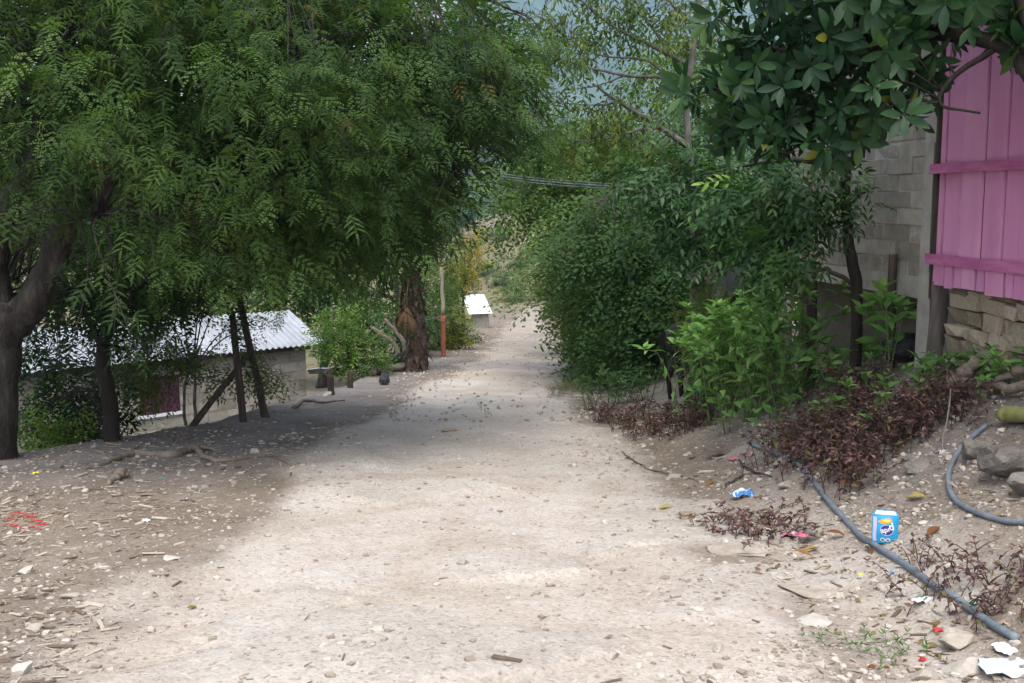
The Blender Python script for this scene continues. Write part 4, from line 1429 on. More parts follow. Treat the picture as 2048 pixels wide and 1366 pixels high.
bb = [blob(1470, 190, 7.3, 105, 110, .45), blob(1590, 150, 7.2, 120, 120, .6), blob(1710, 170, 7.0, 110, 115, .6), blob(1825, 130, 6.8, 90, 80, .5), blob(1610, 275, 6.9, 105, 45, .4), blob(1780, 225, 6.8, 70, 35, .4),
      blob(1560, 30, 7.3, 140, 90, .7), blob(1750, 20, 7.0, 150, 90, .7), blob(1930, 20, 6.7, 130, 55, .6), blob(1935, 205, 6.5, 50, 28, .2, .9), blob(2035, 60, 6.4, 60, 55, .3), blob(1840, -110, 6.9, 300, 110, .9, .7), blob(1520, 260, 7.1, 90, 60, .4),
      blob(1640, 100, 7.9, 220, 150, .4, .8), blob(1830, 60, 7.4, 120, 80, .3, .6)]
Tc, d, _ = sample_blobs(bb, 400, .5)
Tw, Mw = [], []
WH = [whorl(8, BL, 5, seed=k) for k in range(5)]
fr = frames(d * [1, 1, .3] + rng.normal(0, .5, d.shape) + np.array([-.25, -.35, -.15]))
for i in range(len(Tc)):
    s_ = rng.uniform(.8, 1.1)
    for (pf, m_, p_) in WH[i % 5]:
        Tw.append(Tc[i] + fr[i] @ (np.asarray(p_) * s_)); Mw.append(fr[i] @ m_ * s_)
leaves_of(root, np.array(Tw), np.array(Mw), [BL], 'bigleaf', 300, 'leaf', 'foliage')
twigs(root, S, Tc, 'barkdark', 1, .006, maxlen=.5)

# ---- dead hanging twigs in the middle of the right trees
p0 = at(1315, 352, 14.5)
root = thing('dead_branch', 'pale dead branch with hanging bare twigs among the trees right of the cables', 'branch', p0)
main = P([(1315, 352, 14.5), (1280, 352, 14.4), (1240, 366, 14.3), (1215, 395, 14.3)])
MB().tube(crv(main, 6), np.linspace(.022, .008, 19), 6).obj('stem', M['barkpale'], root)
mb = MB()
mq = crv(main, 6)
for k in range(22):
    a = mq[rng.integers(3, 19)]
    dx = rng.uniform(-60, 20) * 14.3 / FPX; dz = -rng.uniform(30, 100) * 14.3 / FPX
    mb.tube(wob(crv([a, a + [dx * .6, rng.normal(0, .1), dz * .35], a + [dx, rng.normal(0, .15), dz]], 5), .04, k), np.linspace(.008, .003, 11), 4)
mb.obj('twig', M['barkpale'], root)['kind'] = 'stuff'

# ---- fan palm
b5 = gp(833, 742); b5[2] -= .1
Yp = b5[1]
pt = at(818, 405, Yp)
root = thing('fan_palm', 'fan palm with a shaggy brown trunk left of the orange post', 'palm', b5)
Q = crv([b5, at(834, 690, Yp), at(828, 600, Yp), at(820, 500, Yp), pt], 10)
MB().tube(Q, np.interp(np.linspace(0, 1, len(Q)), [0, .06, .3, .5, 1], [.30, .24, .215, .17, .15]) * (1 + .1 * vn(np.arange(len(Q)) * 1.3, np.zeros(len(Q)), 5)), 12).obj('trunk', M['trunkpalm'], root)
mb = MB()
for k in range(300):
    t = rng.random() ** .9; i = min(int(t * (len(Q) - 1)), len(Q) - 2)
    a = rng.uniform(0, 6.28); rr = .19 * (1 - .25 * t)
    p = Q[i] + np.array([math.cos(a) * rr, math.sin(a) * rr, 0])
    dr = np.array([math.cos(a) * .55, math.sin(a) * .55, rng.choice([1, -1], p=[.45, .55]) * rng.uniform(.5, 1)])
    Mx = frames(dr[None], None, (math.cos(a), math.sin(a), .3))
    mb.inst((*blade(rng.uniform(.12, .26), rng.uniform(.06, .11), [1, .9, .6, .2], .1, .3),)[0:3] if True else None, Mx, p[None])
mb.obj('leaf_base', M['trunkpalm'], root)['kind'] = 'stuff'


def fan(L, nseg, spread, seed, droopy=.25):
    r = np.random.default_rng(seed)
    mb = MB()
    mb.tube(crv([[0, 0, 0], [L * .35, 0, .05 * L], [L * .55, 0, 0]], 4), np.linspace(.018, .010, 9), 5)
    for k in range(nseg):
        a = R(-spread / 2 + spread * k / (nseg - 1))
        l_ = L * .55 * (1 - .25 * abs(a) / R(spread / 2)) * r.uniform(.9, 1.05)
        V, F3, F4 = blade(l_, .045, [.35, 1, .8, .05], droopy + r.uniform(0, .2), .35)
        mb.add(V @ rotz(a).T + np.array([L * .55, 0, 0]), F3, F4, r.random())
    f3 = np.concatenate(mb.f3); f4 = np.concatenate(mb.f4)
    return combine([((np.concatenate(mb.v), f3, f4), np.eye(3), [0, 0, 0])], True)


FN = [fan(1.25, 24, 200, k) for k in range(3)]
for k in range(20):
    a = k * 2.4 + .4
    el = R(62 - k * 5.2)
    dr = np.array([math.cos(a) * math.cos(el), math.sin(a) * math.cos(el) * .9, math.sin(el)])
    V, F3, F4 = FN[k % 3]
    Mx = frames(dr[None])[0]
    mb = MB().add(V @ Mx.T + pt, F3, F4, np.repeat(rng.random(), len(V)))
    mb.obj('frond', M['palm'], root)
for (x, y) in ((870, 420), (905, 475), (925, 450), (900, 400)):
    tgt = at(x, y, Yp - .5); dr = tgt - pt
    V, F3, F4 = FN[0]
    Mx = frames(dr[None])[0]
    MB().add(V @ Mx.T + pt, F3, F4, .6).obj('frond', M['palm'], root)
for k in range(9):
    a = rng.uniform(2.2, 4.6)
    V, F3, F4 = fan(1.15, 14, 60, k + 5, .1)
    dr = np.array([math.cos(a) * .22, math.sin(a) * .22, -1])
    s0_ = Q[int(len(Q) * .62)] + np.array([math.cos(a), math.sin(a), 0]) * .12
    MB().add(V @ frames(dr[None], None, (math.cos(a), math.sin(a), 0))[0].T + s0_, F3, F4, rng.random()).obj('dry_frond', M['palmdry'], root)


# ------------------------------------------------------------------ shrubs and weeds that grow from stems
def stems_plant(name, label, cat, bases, n, height, spread, protos, mat, nparts=0, stem='weedstem', leafstep=.06, t0=.2, whorl_n=4, rstem=.006, group=None,
                lsc=(.7, 1.1), el=.35, lean=(0, 0), kind=None, part='leaf', hvar=.3, order=2.4, jit=.09):
    bases = np.asarray(bases, float)
    org = bases.mean(0); org[2] = gz(org[0], org[1]) - .02
    root = thing(name, label, cat, org, group) if not kind else None
    sm = MB(); T = []; D = []; SCL = []
    for i in range(n):
        b = bases[rng.integers(len(bases))] + np.append(rng.normal(0, jit, 2), 0)
        b[2] = gz(b[0], b[1]) - .015
        a = rng.uniform(0, 6.28)
        h = height * rng.uniform(1 - hvar, 1.05)
        o = spread * rng.uniform(.25, 1)
        out = np.array([math.cos(a) * o + lean[0], math.sin(a) * o + lean[1], 0])
        pts = [b, b + out * .28 + [0, 0, h * .45], b + out * .65 + [0, 0, h * .82], b + out + [0, 0, h * rng.uniform(.86, 1.05)]]
        Q_ = crv(pts, 5)
        sm.tube(Q_, np.linspace(rstem, rstem * .4, len(Q_)), 4)
        L = np.linalg.norm(np.diff(Q_, axis=0), axis=1).sum()
        m = max(2, int(L * (1 - t0) / leafstep))
        tt = t0 + (1 - t0) * (np.arange(m) + rng.random()) / m
        tt = np.clip(tt, 0, 1)
        ii = np.minimum((tt * (len(Q_) - 1)).astype(int), len(Q_) - 2)
        fr_ = tt * (len(Q_) - 1) - ii
        pos = Q_[ii] * (1 - fr_[:, None]) + Q_[ii + 1] * fr_[:, None]
        az = np.arange(m) * order + a + rng.normal(0, .3, m)
        e = el * (1 - .4 * (1 - tt)) + rng.normal(0, .42, m)
        T.append(pos); D.append(np.stack([np.cos(az) * np.cos(e), np.sin(az) * np.cos(e), np.sin(e)], -1))
        SCL.append(rng.uniform(*lsc, m) * (.75 + .35 * np.sin(PI * np.clip(tt, 0, 1))))
        if whorl_n:
            az = np.arange(whorl_n) * 6.283 / whorl_n + a
            e = rng.uniform(.4, 1.0, whorl_n)
            T.append(np.repeat(Q_[-1:], whorl_n, 0)); D.append(np.stack([np.cos(az) * np.cos(e), np.sin(az) * np.cos(e), np.sin(e)], -1))
            SCL.append(rng.uniform(*lsc, whorl_n) * .85)
    T = np.concatenate(T); D = np.concatenate(D); SCL = np.concatenate(SCL)
    Mx = frames(D, rng.normal(0, .55, len(T))) * SCL[:, None, None]
    if kind:
        mb = MB()
        kk = np.arange(len(T)) % len(protos)
        for q in range(len(protos)):
            mb.inst(protos[q], Mx[kk == q], T[kk == q])
        ns = mb.n
        mb.add(np.concatenate(sm.v), np.concatenate(sm.f3), np.concatenate(sm.f4), np.concatenate(sm.r))
        return tag(mb.obj(name, M[mat], origin=org), label, cat, group, kind)
    sm.obj('stem', M[stem], root)['kind'] = 'stuff'
    leaves_of(root, T, Mx, protos, mat, nparts, part, 'foliage')
    return root


M['weedstem'] = rough_mat('green_stem_skin', [(.06, .085, .03), (.10, .13, .05), (.15, .17, .08)], scale=9, bs_=.1)


def on(px, py): return gp(px, py)


OV = [blade(.15, .062, [.1, .8, 1, .55, .04], .3, .2), blade(.13, .052, [.1, .85, .95, .5, .04], .45, .25)]
LN = [blade(.12, .030, [.2, .9, 1, .6, .05], .25, .3), blade(.10, .026, [.2, .9, 1, .6, .05], .4, .3)]
bases = [on(x, y) for x, y in ((1400, 835), (1450, 835), (1510, 835), (1570, 820), (1490, 815), (1430, 810))]
stems_plant('green_shrub', 'big bright green leafy shrub at the road edge in front of the dark horse', 'shrub', bases, 100, 1.12, .54, OV, 'shrub', 290, leafstep=.075, t0=.06, whorl_n=6, rstem=.006, el=.1, jit=.13, lsc=(.75, 1.25))
bases = [on(x, y) for x, y in ((1590, 800), (1640, 790), (1690, 780))]
stems_plant('green_shrub', 'lower leafy shrub between the purple weeds and the fence posts', 'shrub', bases, 34, .46, .40, OV, 'shrub', 160, leafstep=.075, t0=.1, whorl_n=5, el=.15, lsc=(.6, 1.0))
bases = [on(x, y) for x, y in ((1180, 820), (1215, 815), (1250, 805), (1290, 800), (1225, 770))]
stems_plant('grey_green_shrub', 'smaller grey green shrub nearest the road, behind the first purple weeds', 'shrub', bases, 55, .50, .34, LN, 'shrub2', 200, leafstep=.045, t0=.2, whorl_n=6, rstem=.005, el=.5)
bases = [on(x, y) for x, y in ((1735, 770), (1775, 770), (1760, 750))]
stems_plant('tall_weed', 'tall broad leaved weed standing in front of the block wall', 'weed', bases, 9, .78, .30, [blade(.19, .07, [.1, .8, 1, .55, .04], .3, .2)], 'shrub', 110, leafstep=.09, t0=.3, whorl_n=6, el=.45, lsc=(.8, 1.05))
bases = [on(x, y) for x, y in ((1900, 790), (1950, 775), (2010, 785), (2050, 775), (1860, 800))]
stems_plant('low_plant', 'low green leafy plants below the foundation at the right edge', 'plant', bases, 44, .28, .26, [blade(.09, .035, [.1, .8, 1, .55, .04], .35, .2)], 'shrub', 160, leafstep=.04, t0=.2, whorl_n=4, rstem=.004, el=.3)
bases = [on(1905, 705), on(1895, 712)]
stems_plant('wall_weed', 'thin green weed growing up the corner stub post of the pink house', 'weed', bases, 5, .42, .12, [blade(.09, .03, [.1, .8, 1, .55, .04], .35, .2)], 'shrub', 40, leafstep=.035, t0=.25, whorl_n=4, rstem=.004)
bases = [on(x, y) for x, y in ((1560, 880), (1650, 860), (1720, 860), (1620, 900), (1800, 850), (1750, 880))]
stems_plant('green_weed', 'green leafy shoots growing up through the largest purple mass', 'weed', bases, 16, .42, .16, OV, 'shrub', 60, leafstep=.07, t0=.35, whorl_n=5, rstem=.005, el=.3, lsc=(.5, .9))
pf = on(1430, 812)
bases = [pf + [-.22, .45, 0], pf + [-.02, .6, 0], pf + [.2, .5, 0]]
stems_plant('feathery_weed', 'tall pale fine leaved weed rising behind the green shrub', 'weed', bases, 60, 1.20, .36, [spray(8, .02, diamond(.04, .010, .2), seed=5)], 'weed', 0, leafstep=.035, t0=.4, whorl_n=4, rstem=.004, el=.6)

PW = [blade(.044, .025, [.2, 1, .08], .35, .3), blade(.036, .019, [.2, 1, .08], .6, .35)]


def purple(label, pts, n, h, sp_, step=.022, lsc=(.7, 1.2)):
    stems_plant('purple_weeds', label, 'weeds', [on(x, y) for x, y in pts], n, h, sp_, PW, 'purple', leafstep=step, t0=.12, whorl_n=4, rstem=.0035, kind='stuff', lsc=lsc, hvar=.5, group='purple weeds on the right bank', el=.2, jit=.11)


purple('first clump of purple weeds at the road edge below the green shrubs', [(1210, 845), (1250, 858), (1300, 868), (1350, 868), (1390, 855), (1330, 850), (1270, 840)], 190, .27, .16)
purple('largest mass of dark purple weeds between the two grey hoses', [(1560, 920), (1620, 930), (1680, 950), (1720, 965), (1650, 900), (1730, 920), (1600, 890), (1780, 900), (1690, 880), (1750, 870), (1820, 880)], 300, .34, .20)
purple('purple weeds climbing behind the largest mass, under the block wall', [(1650, 840), (1720, 830), (1790, 840), (1850, 840), (1700, 800), (1900, 850)], 130, .32, .22)
purple('sparse low purple weeds around the pink wrapper', [(1440, 1060), (1480, 1040), (1520, 1065), (1560, 1050), (1590, 1075), (1500, 1075), (1540, 1020)], 85, .10, .16, .03)
purple('purple weeds over the near end of the hose at the right edge', [(1880, 1150), (1930, 1170), (1990, 1190), (2020, 1230), (1960, 1220), (1850, 1120), (2040, 1180), (1900, 1200)], 85, .13, .15, .024, (.5, .95))
purple('small purple weeds on the soil below the pink house', [(1900, 720), (1960, 715), (2020, 705), (1935, 735), (1990, 730)], 90, .14, .12, .025)

stems_plant('creeping_weed', 'small patch of thin green creeping weed on the stones at the bottom right', 'weed', [on(x, y) for x, y in ((1700, 1290), (1740, 1300), (1780, 1310), (1800, 1320))], 26, .06, .16,
            [blade(.035, .010, [.2, 1, .7, .05], .2, .2)], 'shrub2', 0, leafstep=.02, t0=.2, whorl_n=3, rstem=.0015, el=.4)
stems_plant('grass_tuft', 'small tuft of yellow green grass at the right road edge beyond the shrubs', 'grass', [on(1130, 790), on(1110, 795)], 60, .16, .16, [blade(.16, .006, [.7, 1, .7, .05], .35, .2)], 'grass', 0, leafstep=.06, t0=.1, whorl_n=2, rstem=.001, el=.9)

# grass and small bushes on the far slope
n = 3200
gxs = rng.uniform(-10, 16, n); gys = rng.uniform(88, 150, n)
kp = fbm(gxs * .3, gys * .22, 63, 3) > -.12
gxs, gys = gxs[kp], gys[kp]
Tg = np.stack([gxs, gys, H(gxs, gys) - .02], -1)
tuft = combine([(blade(rng.uniform(.3, .55), .07, [.9, .9, .05], .3, .1), frames(np.array([[math.cos(a) * .5, math.sin(a) * .5, 1.0]]))[0], [0, 0, 0]) for a in rng.uniform(0, 6.28, 5)])
mb = MB().inst(tuft, np.stack([rotz(a) * s_ for a, s_ in zip(rng.uniform(0, 6.28, len(Tg)), rng.uniform(.5, 1.5, len(Tg)))]), Tg)
tag(mb.obj('grass', M['grass']), kind='stuff')
for k, (px, py, w) in enumerate([(965, 470, 14), (1000, 470, 10), (1010, 560, 12), (975, 540, 9), (1030, 590, 12), (1035, 520, 12)]):
    p = gp(px, py + w)
    V, F3, F4 = LV[k % 3]
    root = tag(thing('slope_bush', '', 'bush', p, 'bushes on the grassy slope'), ['dark bush near the top of the grassy slope', 'small bush below the crest posts of the slope', 'bush halfway up the slope beside the acacias', 'bush low on the slope above the tin roof', 'bush at the head of the road', 'bush on the right middle of the slope'][k])
    r_ = w * p[1] / FPX
    limb_parts(root, [('trunk', [p, p + [0, 0, r_]], .05, .02)], 'barkdark', k, 5)
    T, d, _ = sample_blobs([(p + [0, 0, r_ * .9], np.array([r_, r_, r_ * .9]), 1)], 90, .5)
    leaves_of(root, T, frames(d + rng.normal(0, .4, T.shape)) * 1.3, LV, 'bg1', 0, 'leaf', 'foliage')
# thin posts on the crest of the slope
for k, (px, py, h) in enumerate([(1012, 432, 36), (989, 424, 18)]):
    p = gp(px, py); Yq = p[1]
    stick('slope_post', [p - [0, 0, .2], p + [0, 0, h * Yq / FPX]], [.07, .06], 'pole', ['taller thin pale post near the crest of the grassy slope', 'shorter thin post on the crest of the grassy slope'][k], 'post', 'posts on the slope', seed=k)

# ================================================================== THINGS ALONG THE LANE
# ---- orange painted post with a wire
p = gp(887, 714); Yq = p[1]; p[2] -= .15
root = thing('painted_post', 'slim post with an orange painted lower half beside the palm', 'post', p)
A0, A1, A2 = p, at(886, 630, Yq), at(884, 536, Yq)
MB().tube(wob(np.linspace(A0, A1, 8), .01, 3), .062, 10).obj('painted_base', M['orange'], root)
MB().tube(wob(np.linspace(A1 + [0, 0, .003], A2, 9), .03, 4), np.linspace(.052, .042, 9), 8).obj('upper_pole', M['pole'], root)
q0, q1 = at(886, 630, Yq), at(842, 640, b5[1])
tag(MB().tube(crv([q0, (q0 + q1) / 2 - [0, 0, .03], q1], 6), .012, 4).obj('wire', M['cable'], origin=q0), 'pale wire tied from the orange post to the palm trunk', 'wire')
stick('leaning_pole', [gp(879, 700) + [0, .4, -.1], at(871, 614, Yq + .6)], [.05, .035], 'pole', 'thin grey pole leaning just left of the orange post', 'pole', seed=7)

# ---- cables across the lane
cps = [(300, 235), (560, 285), (760, 312), (880, 331), (960, 346), (1060, 360), (1150, 368), (1240, 373), (1340, 371), (1430, 362), (1540, 345), (1700, 310)]
for k, (dy, r_) in enumerate([(0, .013), (5, .010), (-5, .008)]):
    pts = [at(x, y + dy * (1 if x < 1300 else max(0, 1 - (x - 1300) / 150)), 21 - (x - 300) / 1400 * 6) for x, y in cps]
    tag(MB().tube(crv(pts, 6), r_, 5).obj('power_cable', M['cable'], origin=pts[0]), ['middle and thickest cable strung across the lane', 'lowest cable strung across the lane', 'highest and thinnest cable strung across the lane'][k], 'cable', 'cables across the lane')

# ---- small tin-roofed hut down the lane
hr = [at(925, 592, 49.5), at(968, 590, 49.5), at(985, 626, 47.5), at(938, 628, 47.5)]
c = (hr[2] + hr[3]) / 2; c = np.array([c[0], c[1] + 1, gz(c[0] - .4, c[1] + 1) - .2])
root = thing('tin_hut', 'small hut with a bright pale tin roof beside the lane below the slope', 'hut', c)
for k in range(2):
    a, b = hr[3] + (hr[0] - hr[3]) * (k * .5 + (.004 if k else 0)), hr[2] + (hr[1] - hr[2]) * (k * .5 + (.004 if k else 0))
    e, f_ = hr[3] + (hr[0] - hr[3]) * (k * .5 + .515), hr[2] + (hr[1] - hr[2]) * (k * .5 + .515)
    up_ = np.array([0, 0, .03 * (k == 1)])
    V = np.array([a + up_, b + up_, f_ + up_, e + up_]); V = np.concatenate([V, V - [0, 0, .02]])
    MB().add(V, None, [[0, 1, 2, 3], [7, 6, 5, 4], [0, 4, 5, 1], [1, 5, 6, 2], [2, 6, 7, 3], [3, 7, 4, 0]]).obj('roof_sheet', M['whitetin'], root, smooth=False)
x0, x1 = hr[3][0] + .1, hr[2][0] - .2
for (nm, cc, sz) in (('front_wall', ((x0 + x1) / 2, 47.75, hr[2][2] - .68), (x1 - x0, .1, 1.2)), ('end_wall', (x1 - .05, 48.6, hr[2][2] - .62), (.1, 1.58, 1.3)), ('end_wall', (x0 + .05, 48.6, hr[2][2] - .62), (.1, 1.58, 1.3)), ('rear_wall', ((x0 + x1) / 2, 49.46, hr[2][2] - .5), (x1 - x0, .1, 1.9))):
    MB().box(cc, sz).obj(nm, M['blockpale'], root, smooth=False)

# ---- heap by the palm: zinc sheets, logs, posts, a black bag
def sheet(label, c, L, Wd, rz, tilt, roll, mat='zinc', name='zinc_sheet', cat='roof sheet', bend=.05):
    g = np.linspace(-L / 2, L / 2, 12); t = np.linspace(-Wd / 2, Wd / 2, 33)
    A, B = np.meshgrid(g, t)
    Z = .012 * np.cos(B * 2 * PI / .09) + bend * np.sin(A * 2.2) + bend * .6 * vn(A * 3, B * 3, 7)
    V = np.stack([A, B, Z], -1).reshape(-1, 3)
    Rm = rotz(rz) @ np.array(Matrix.Rotation(tilt, 3, 'Y')) @ np.array(Matrix.Rotation(roll, 3, 'X'))
    I = np.arange(A.size).reshape(A.shape)
    q = np.stack([I[:-1, :-1], I[:-1, 1:], I[1:, 1:], I[1:, :-1]], -1).reshape(-1, 4)
    o = MB().add(V @ Rm.T + c, None, q).obj(name, M[mat], origin=np.asarray(c))
    return tag(o, label, cat, 'old zinc sheets heaped by the palm')


def onz(px, py, dz=0, Y=None):
    p = at(px, py, Y) if Y else gp(px, py)
    if Y: p[2] = gz(p[0], p[1])
    p[2] += dz; return p


c = at(790, 722, 22.6); sheet('bent zinc sheet leaning against the palm trunk', c, 1.1, .75, .3, -.15, -.55, bend=.10)
c = at(730, 722, 22.4); sheet('dark zinc sheet lying flat behind the lime bush', c, 1.2, .8, -.2, .1, -.35, bend=.08)
c = at(670, 738, 22.2); sheet('zinc sheet lying beside the end of the block house', c, 1.1, .8, .1, .05, -.25, bend=.07)
def log(label, a, b, r0, r1, mat='drywood', seed=1, name='log'):
    return stick(name, [a, (np.asarray(a) + b) / 2 + [0, 0, .015], b], [r0, r1], mat, label, 'log', seed=seed, k=8, amp=.05)
log('long grey log lying along the edge left of the palm foot', gp(745, 752) + [0, 0, .06], gp(822, 740) + [0, 0, .07], .075, .06, 'drywood', 3)
log('second grey log lying on the long log', at(722, 744, 21.6), at(818, 731, 21.9), .06, .05, 'fencepost', 5)
log('short cut log resting beside the end of the block house', at(655, 748, 20.6), at(686, 743, 20.8), .09, .085, 'drywood', 7)
for k, (a, b, lb) in enumerate([((790, 690), (745, 655), 'upper bare grey limb lying in the shade behind the heap'), ((806, 680), (770, 640), 'lower bare grey limb leaning in the shade behind the heap')]):
    q = at(*a, 23.6); q2 = at(*b, 23.8)
    stick('bare_limb', [onz(a[0] + 6, a[1], -.05, 23.5), q, q2], [.07, .045], 'drywood', lb, 'branch', seed=k + 3, amp=.06)
stick('stump_post', [gp(775, 742), at(783, 705, gp(775, 742)[1] + .1)], [.05, .05], 'post', 'short dark post standing in front of the zinc sheets', 'post', seed=4)
for k, (x, y0, y1) in enumerate([(662, 790, 750), (700, 776, 742)]):
    q = gp(x, y0); stick('stump_post', [q - [0, 0, .1], at(x, y1, q[1])], [.055, .05], 'post', ['grey stump post under the cut log', 'grey stump post under the lime bush'][k], 'post', seed=k + 8)
q = gp(769, 770)
V = ICO2_V.copy(); V[:, 2] = (V[:, 2] + 1) / 2; tp = 1 - .72 * V[:, 2:] ** 1.2
V = V * np.concatenate([tp, tp, np.ones_like(tp)], 1) * (1 + .2 * fbm(V[:, 0] * 2.4, V[:, 1] * 2.4 + V[:, 2] * 3, 4, 2))[:, None] * [.135, .11, .27]
put('refuse_bag', (V, ICO2_F, E4), q - [0, 0, .01], 0, M['blackplastic'], 'small knotted black plastic bag standing at the left road edge before the palm', 'bag', smooth=False)

# ---- the fence of odd posts and the things tied to it, right
def fpost(label, px, y0, y1, Y, r, seed, mat='fencepost'):
    a = at(px, y1, Y); a[2] = min(a[2], gz(a[0], a[1]) + .0) - .1
    return stick('fence_post', [a, at(px + rng.normal(0, 2), y0, Y)], [r * 1.05, r], mat, label, 'post', 'posts of the fence by the block wall', seed=seed, amp=.02)


fpost('darkest fence post standing before the foundation beam', 1624, 524, 660, 10.2, .055, 3, 'post')
fpost('grey fence post in front of the block wall right of the thin tree stem', 1788, 508, 640, 8.9, .035, 5, 'post')
fpost('thin pale fence post with a crossbar of wood at its top', 1604, 582, 660, 10.0, .028, 7, 'drywood')
fpost('square pale concrete post at the far end of the beam', 1572, 560, 640, 10.6, .07, 9, 'concrete')
fpost('thin straight pole rising behind the feathery weed', 1388, 470, 640, 13.0, .03, 11, 'barkpale')
# fpost('dark post at the far end of the fence behind the shrubs', 1345, 575, 640, 14.6, .05, 13, 'post')
a = at(1588, 586, 10.0); tag(MB().tube(np.linspace(a, at(1618, 583, 10.05), 4), .014, 6).obj('crossbar', M['drywood'], origin=a), 'short stick tied across the thin pale fence post', 'stick')
a = at(1632, 536, 10.1); log('dark pole slanting from the darkest post to the thin tree stem', a, at(1706, 568, 9.2), .022, .02, 'post', 6, 'slanting_pole')
# chain-link wire in front of the block wall
mb = MB()
for k in range(46):
    for sg in (-1, 1):
        s0 = -.15 + k * .05
        a_, b_ = W(s0, .05, ZB1 + .05), W(s0 + sg * .5, .05, ZB1 + .55)
        if -.2 < s0 + sg * .5 < 2.2:
            mb.tube([a_, b_], .0006, 3)
            mb.tube([b_, W(s0, .05, ZB1 + 1.05)], .0006, 3)
o = mb.obj('chain_link_fence', M['cable'], origin=W(1, .05, ZB1)); tag(o, 'fine chain link wire hung in front of the pale block wall', 'wire fence')
# pale upturned jug on a stick, grey tarp, pale sheets glimpsed between leaves
a = at(1418, 575, 12.6); a[2] = gz(a[0], a[1]) - .05
j0 = at(1418, 548, 12.6)
stick('jug_stick', [a, j0 + [0, 0, .02]], [.018, .016], 'drywood', 'thin stick holding up the pale jug behind the shrub', 'stick', seed=5)
prof = [(0, .0), (.03, .05), (.05, .058), (.05, .12), (.075, .135), (.085, .16), (.085, .27), (.07, .30), (.0, .305)]
ang = np.arange(12) * 2 * PI / 12
V = np.concatenate([np.stack([np.cos(ang) * r_, np.sin(ang) * r_, np.full(12, z_)], -1) for r_, z_ in prof])
i, j = np.meshgrid(np.arange(len(prof) - 1), np.arange(12), indexing='ij')
put('upturned_jug', (V, E3, np.stack([i * 12 + j, i * 12 + (j + 1) % 12, (i + 1) * 12 + (j + 1) % 12, (i + 1) * 12 + j], -1).reshape(-1, 4)), j0 - [0, 0, .14], .3, M['pillarpale'], 'pale jug upturned on a stick behind the feathery weed', 'jug')
c = at(1458, 566, 12.2)
g = np.linspace(-1, 1, 14); A, B = np.meshgrid(g, g)
V = np.stack([A * .15 * (1.1 - .35 * B), .12 * (1 - B) + .05 * np.sin(A * 5 + B * 2) + .06 * fbm(A * 2, B * 2, 3, 3), B * .17 + .03 * A], -1).reshape(-1, 3)
I = np.arange(196).reshape(14, 14)
put('grey_tarp', (V, E3, np.stack([I[:-1, :-1], I[:-1, 1:], I[1:, 1:], I[1:, :-1]], -1).reshape(-1, 4)), c, -.2, M['tarp'], 'crumpled grey tarp hung over the fence left of the block wall', 'tarp')
c = at(1520, 452, 15.0); mb = MB().box(c, (.62, .05, .28), rotz(.1), None, .01)
tag(mb.obj('white_sheet', M['whitetin'], smooth=False, origin=c), 'bright white sheet glimpsed between the leaves left of the block wall', 'metal sheet')
c = at(1485, 600, 13.4); c[2] = gz(c[0], c[1]); V, F3, F4 = crumple(.3, .3, .5, 8)
put('red_sack', (V, F3, F4), c, .3, M['rust'], 'rusty brown sack behind the fence under the grey tarp', 'sack')


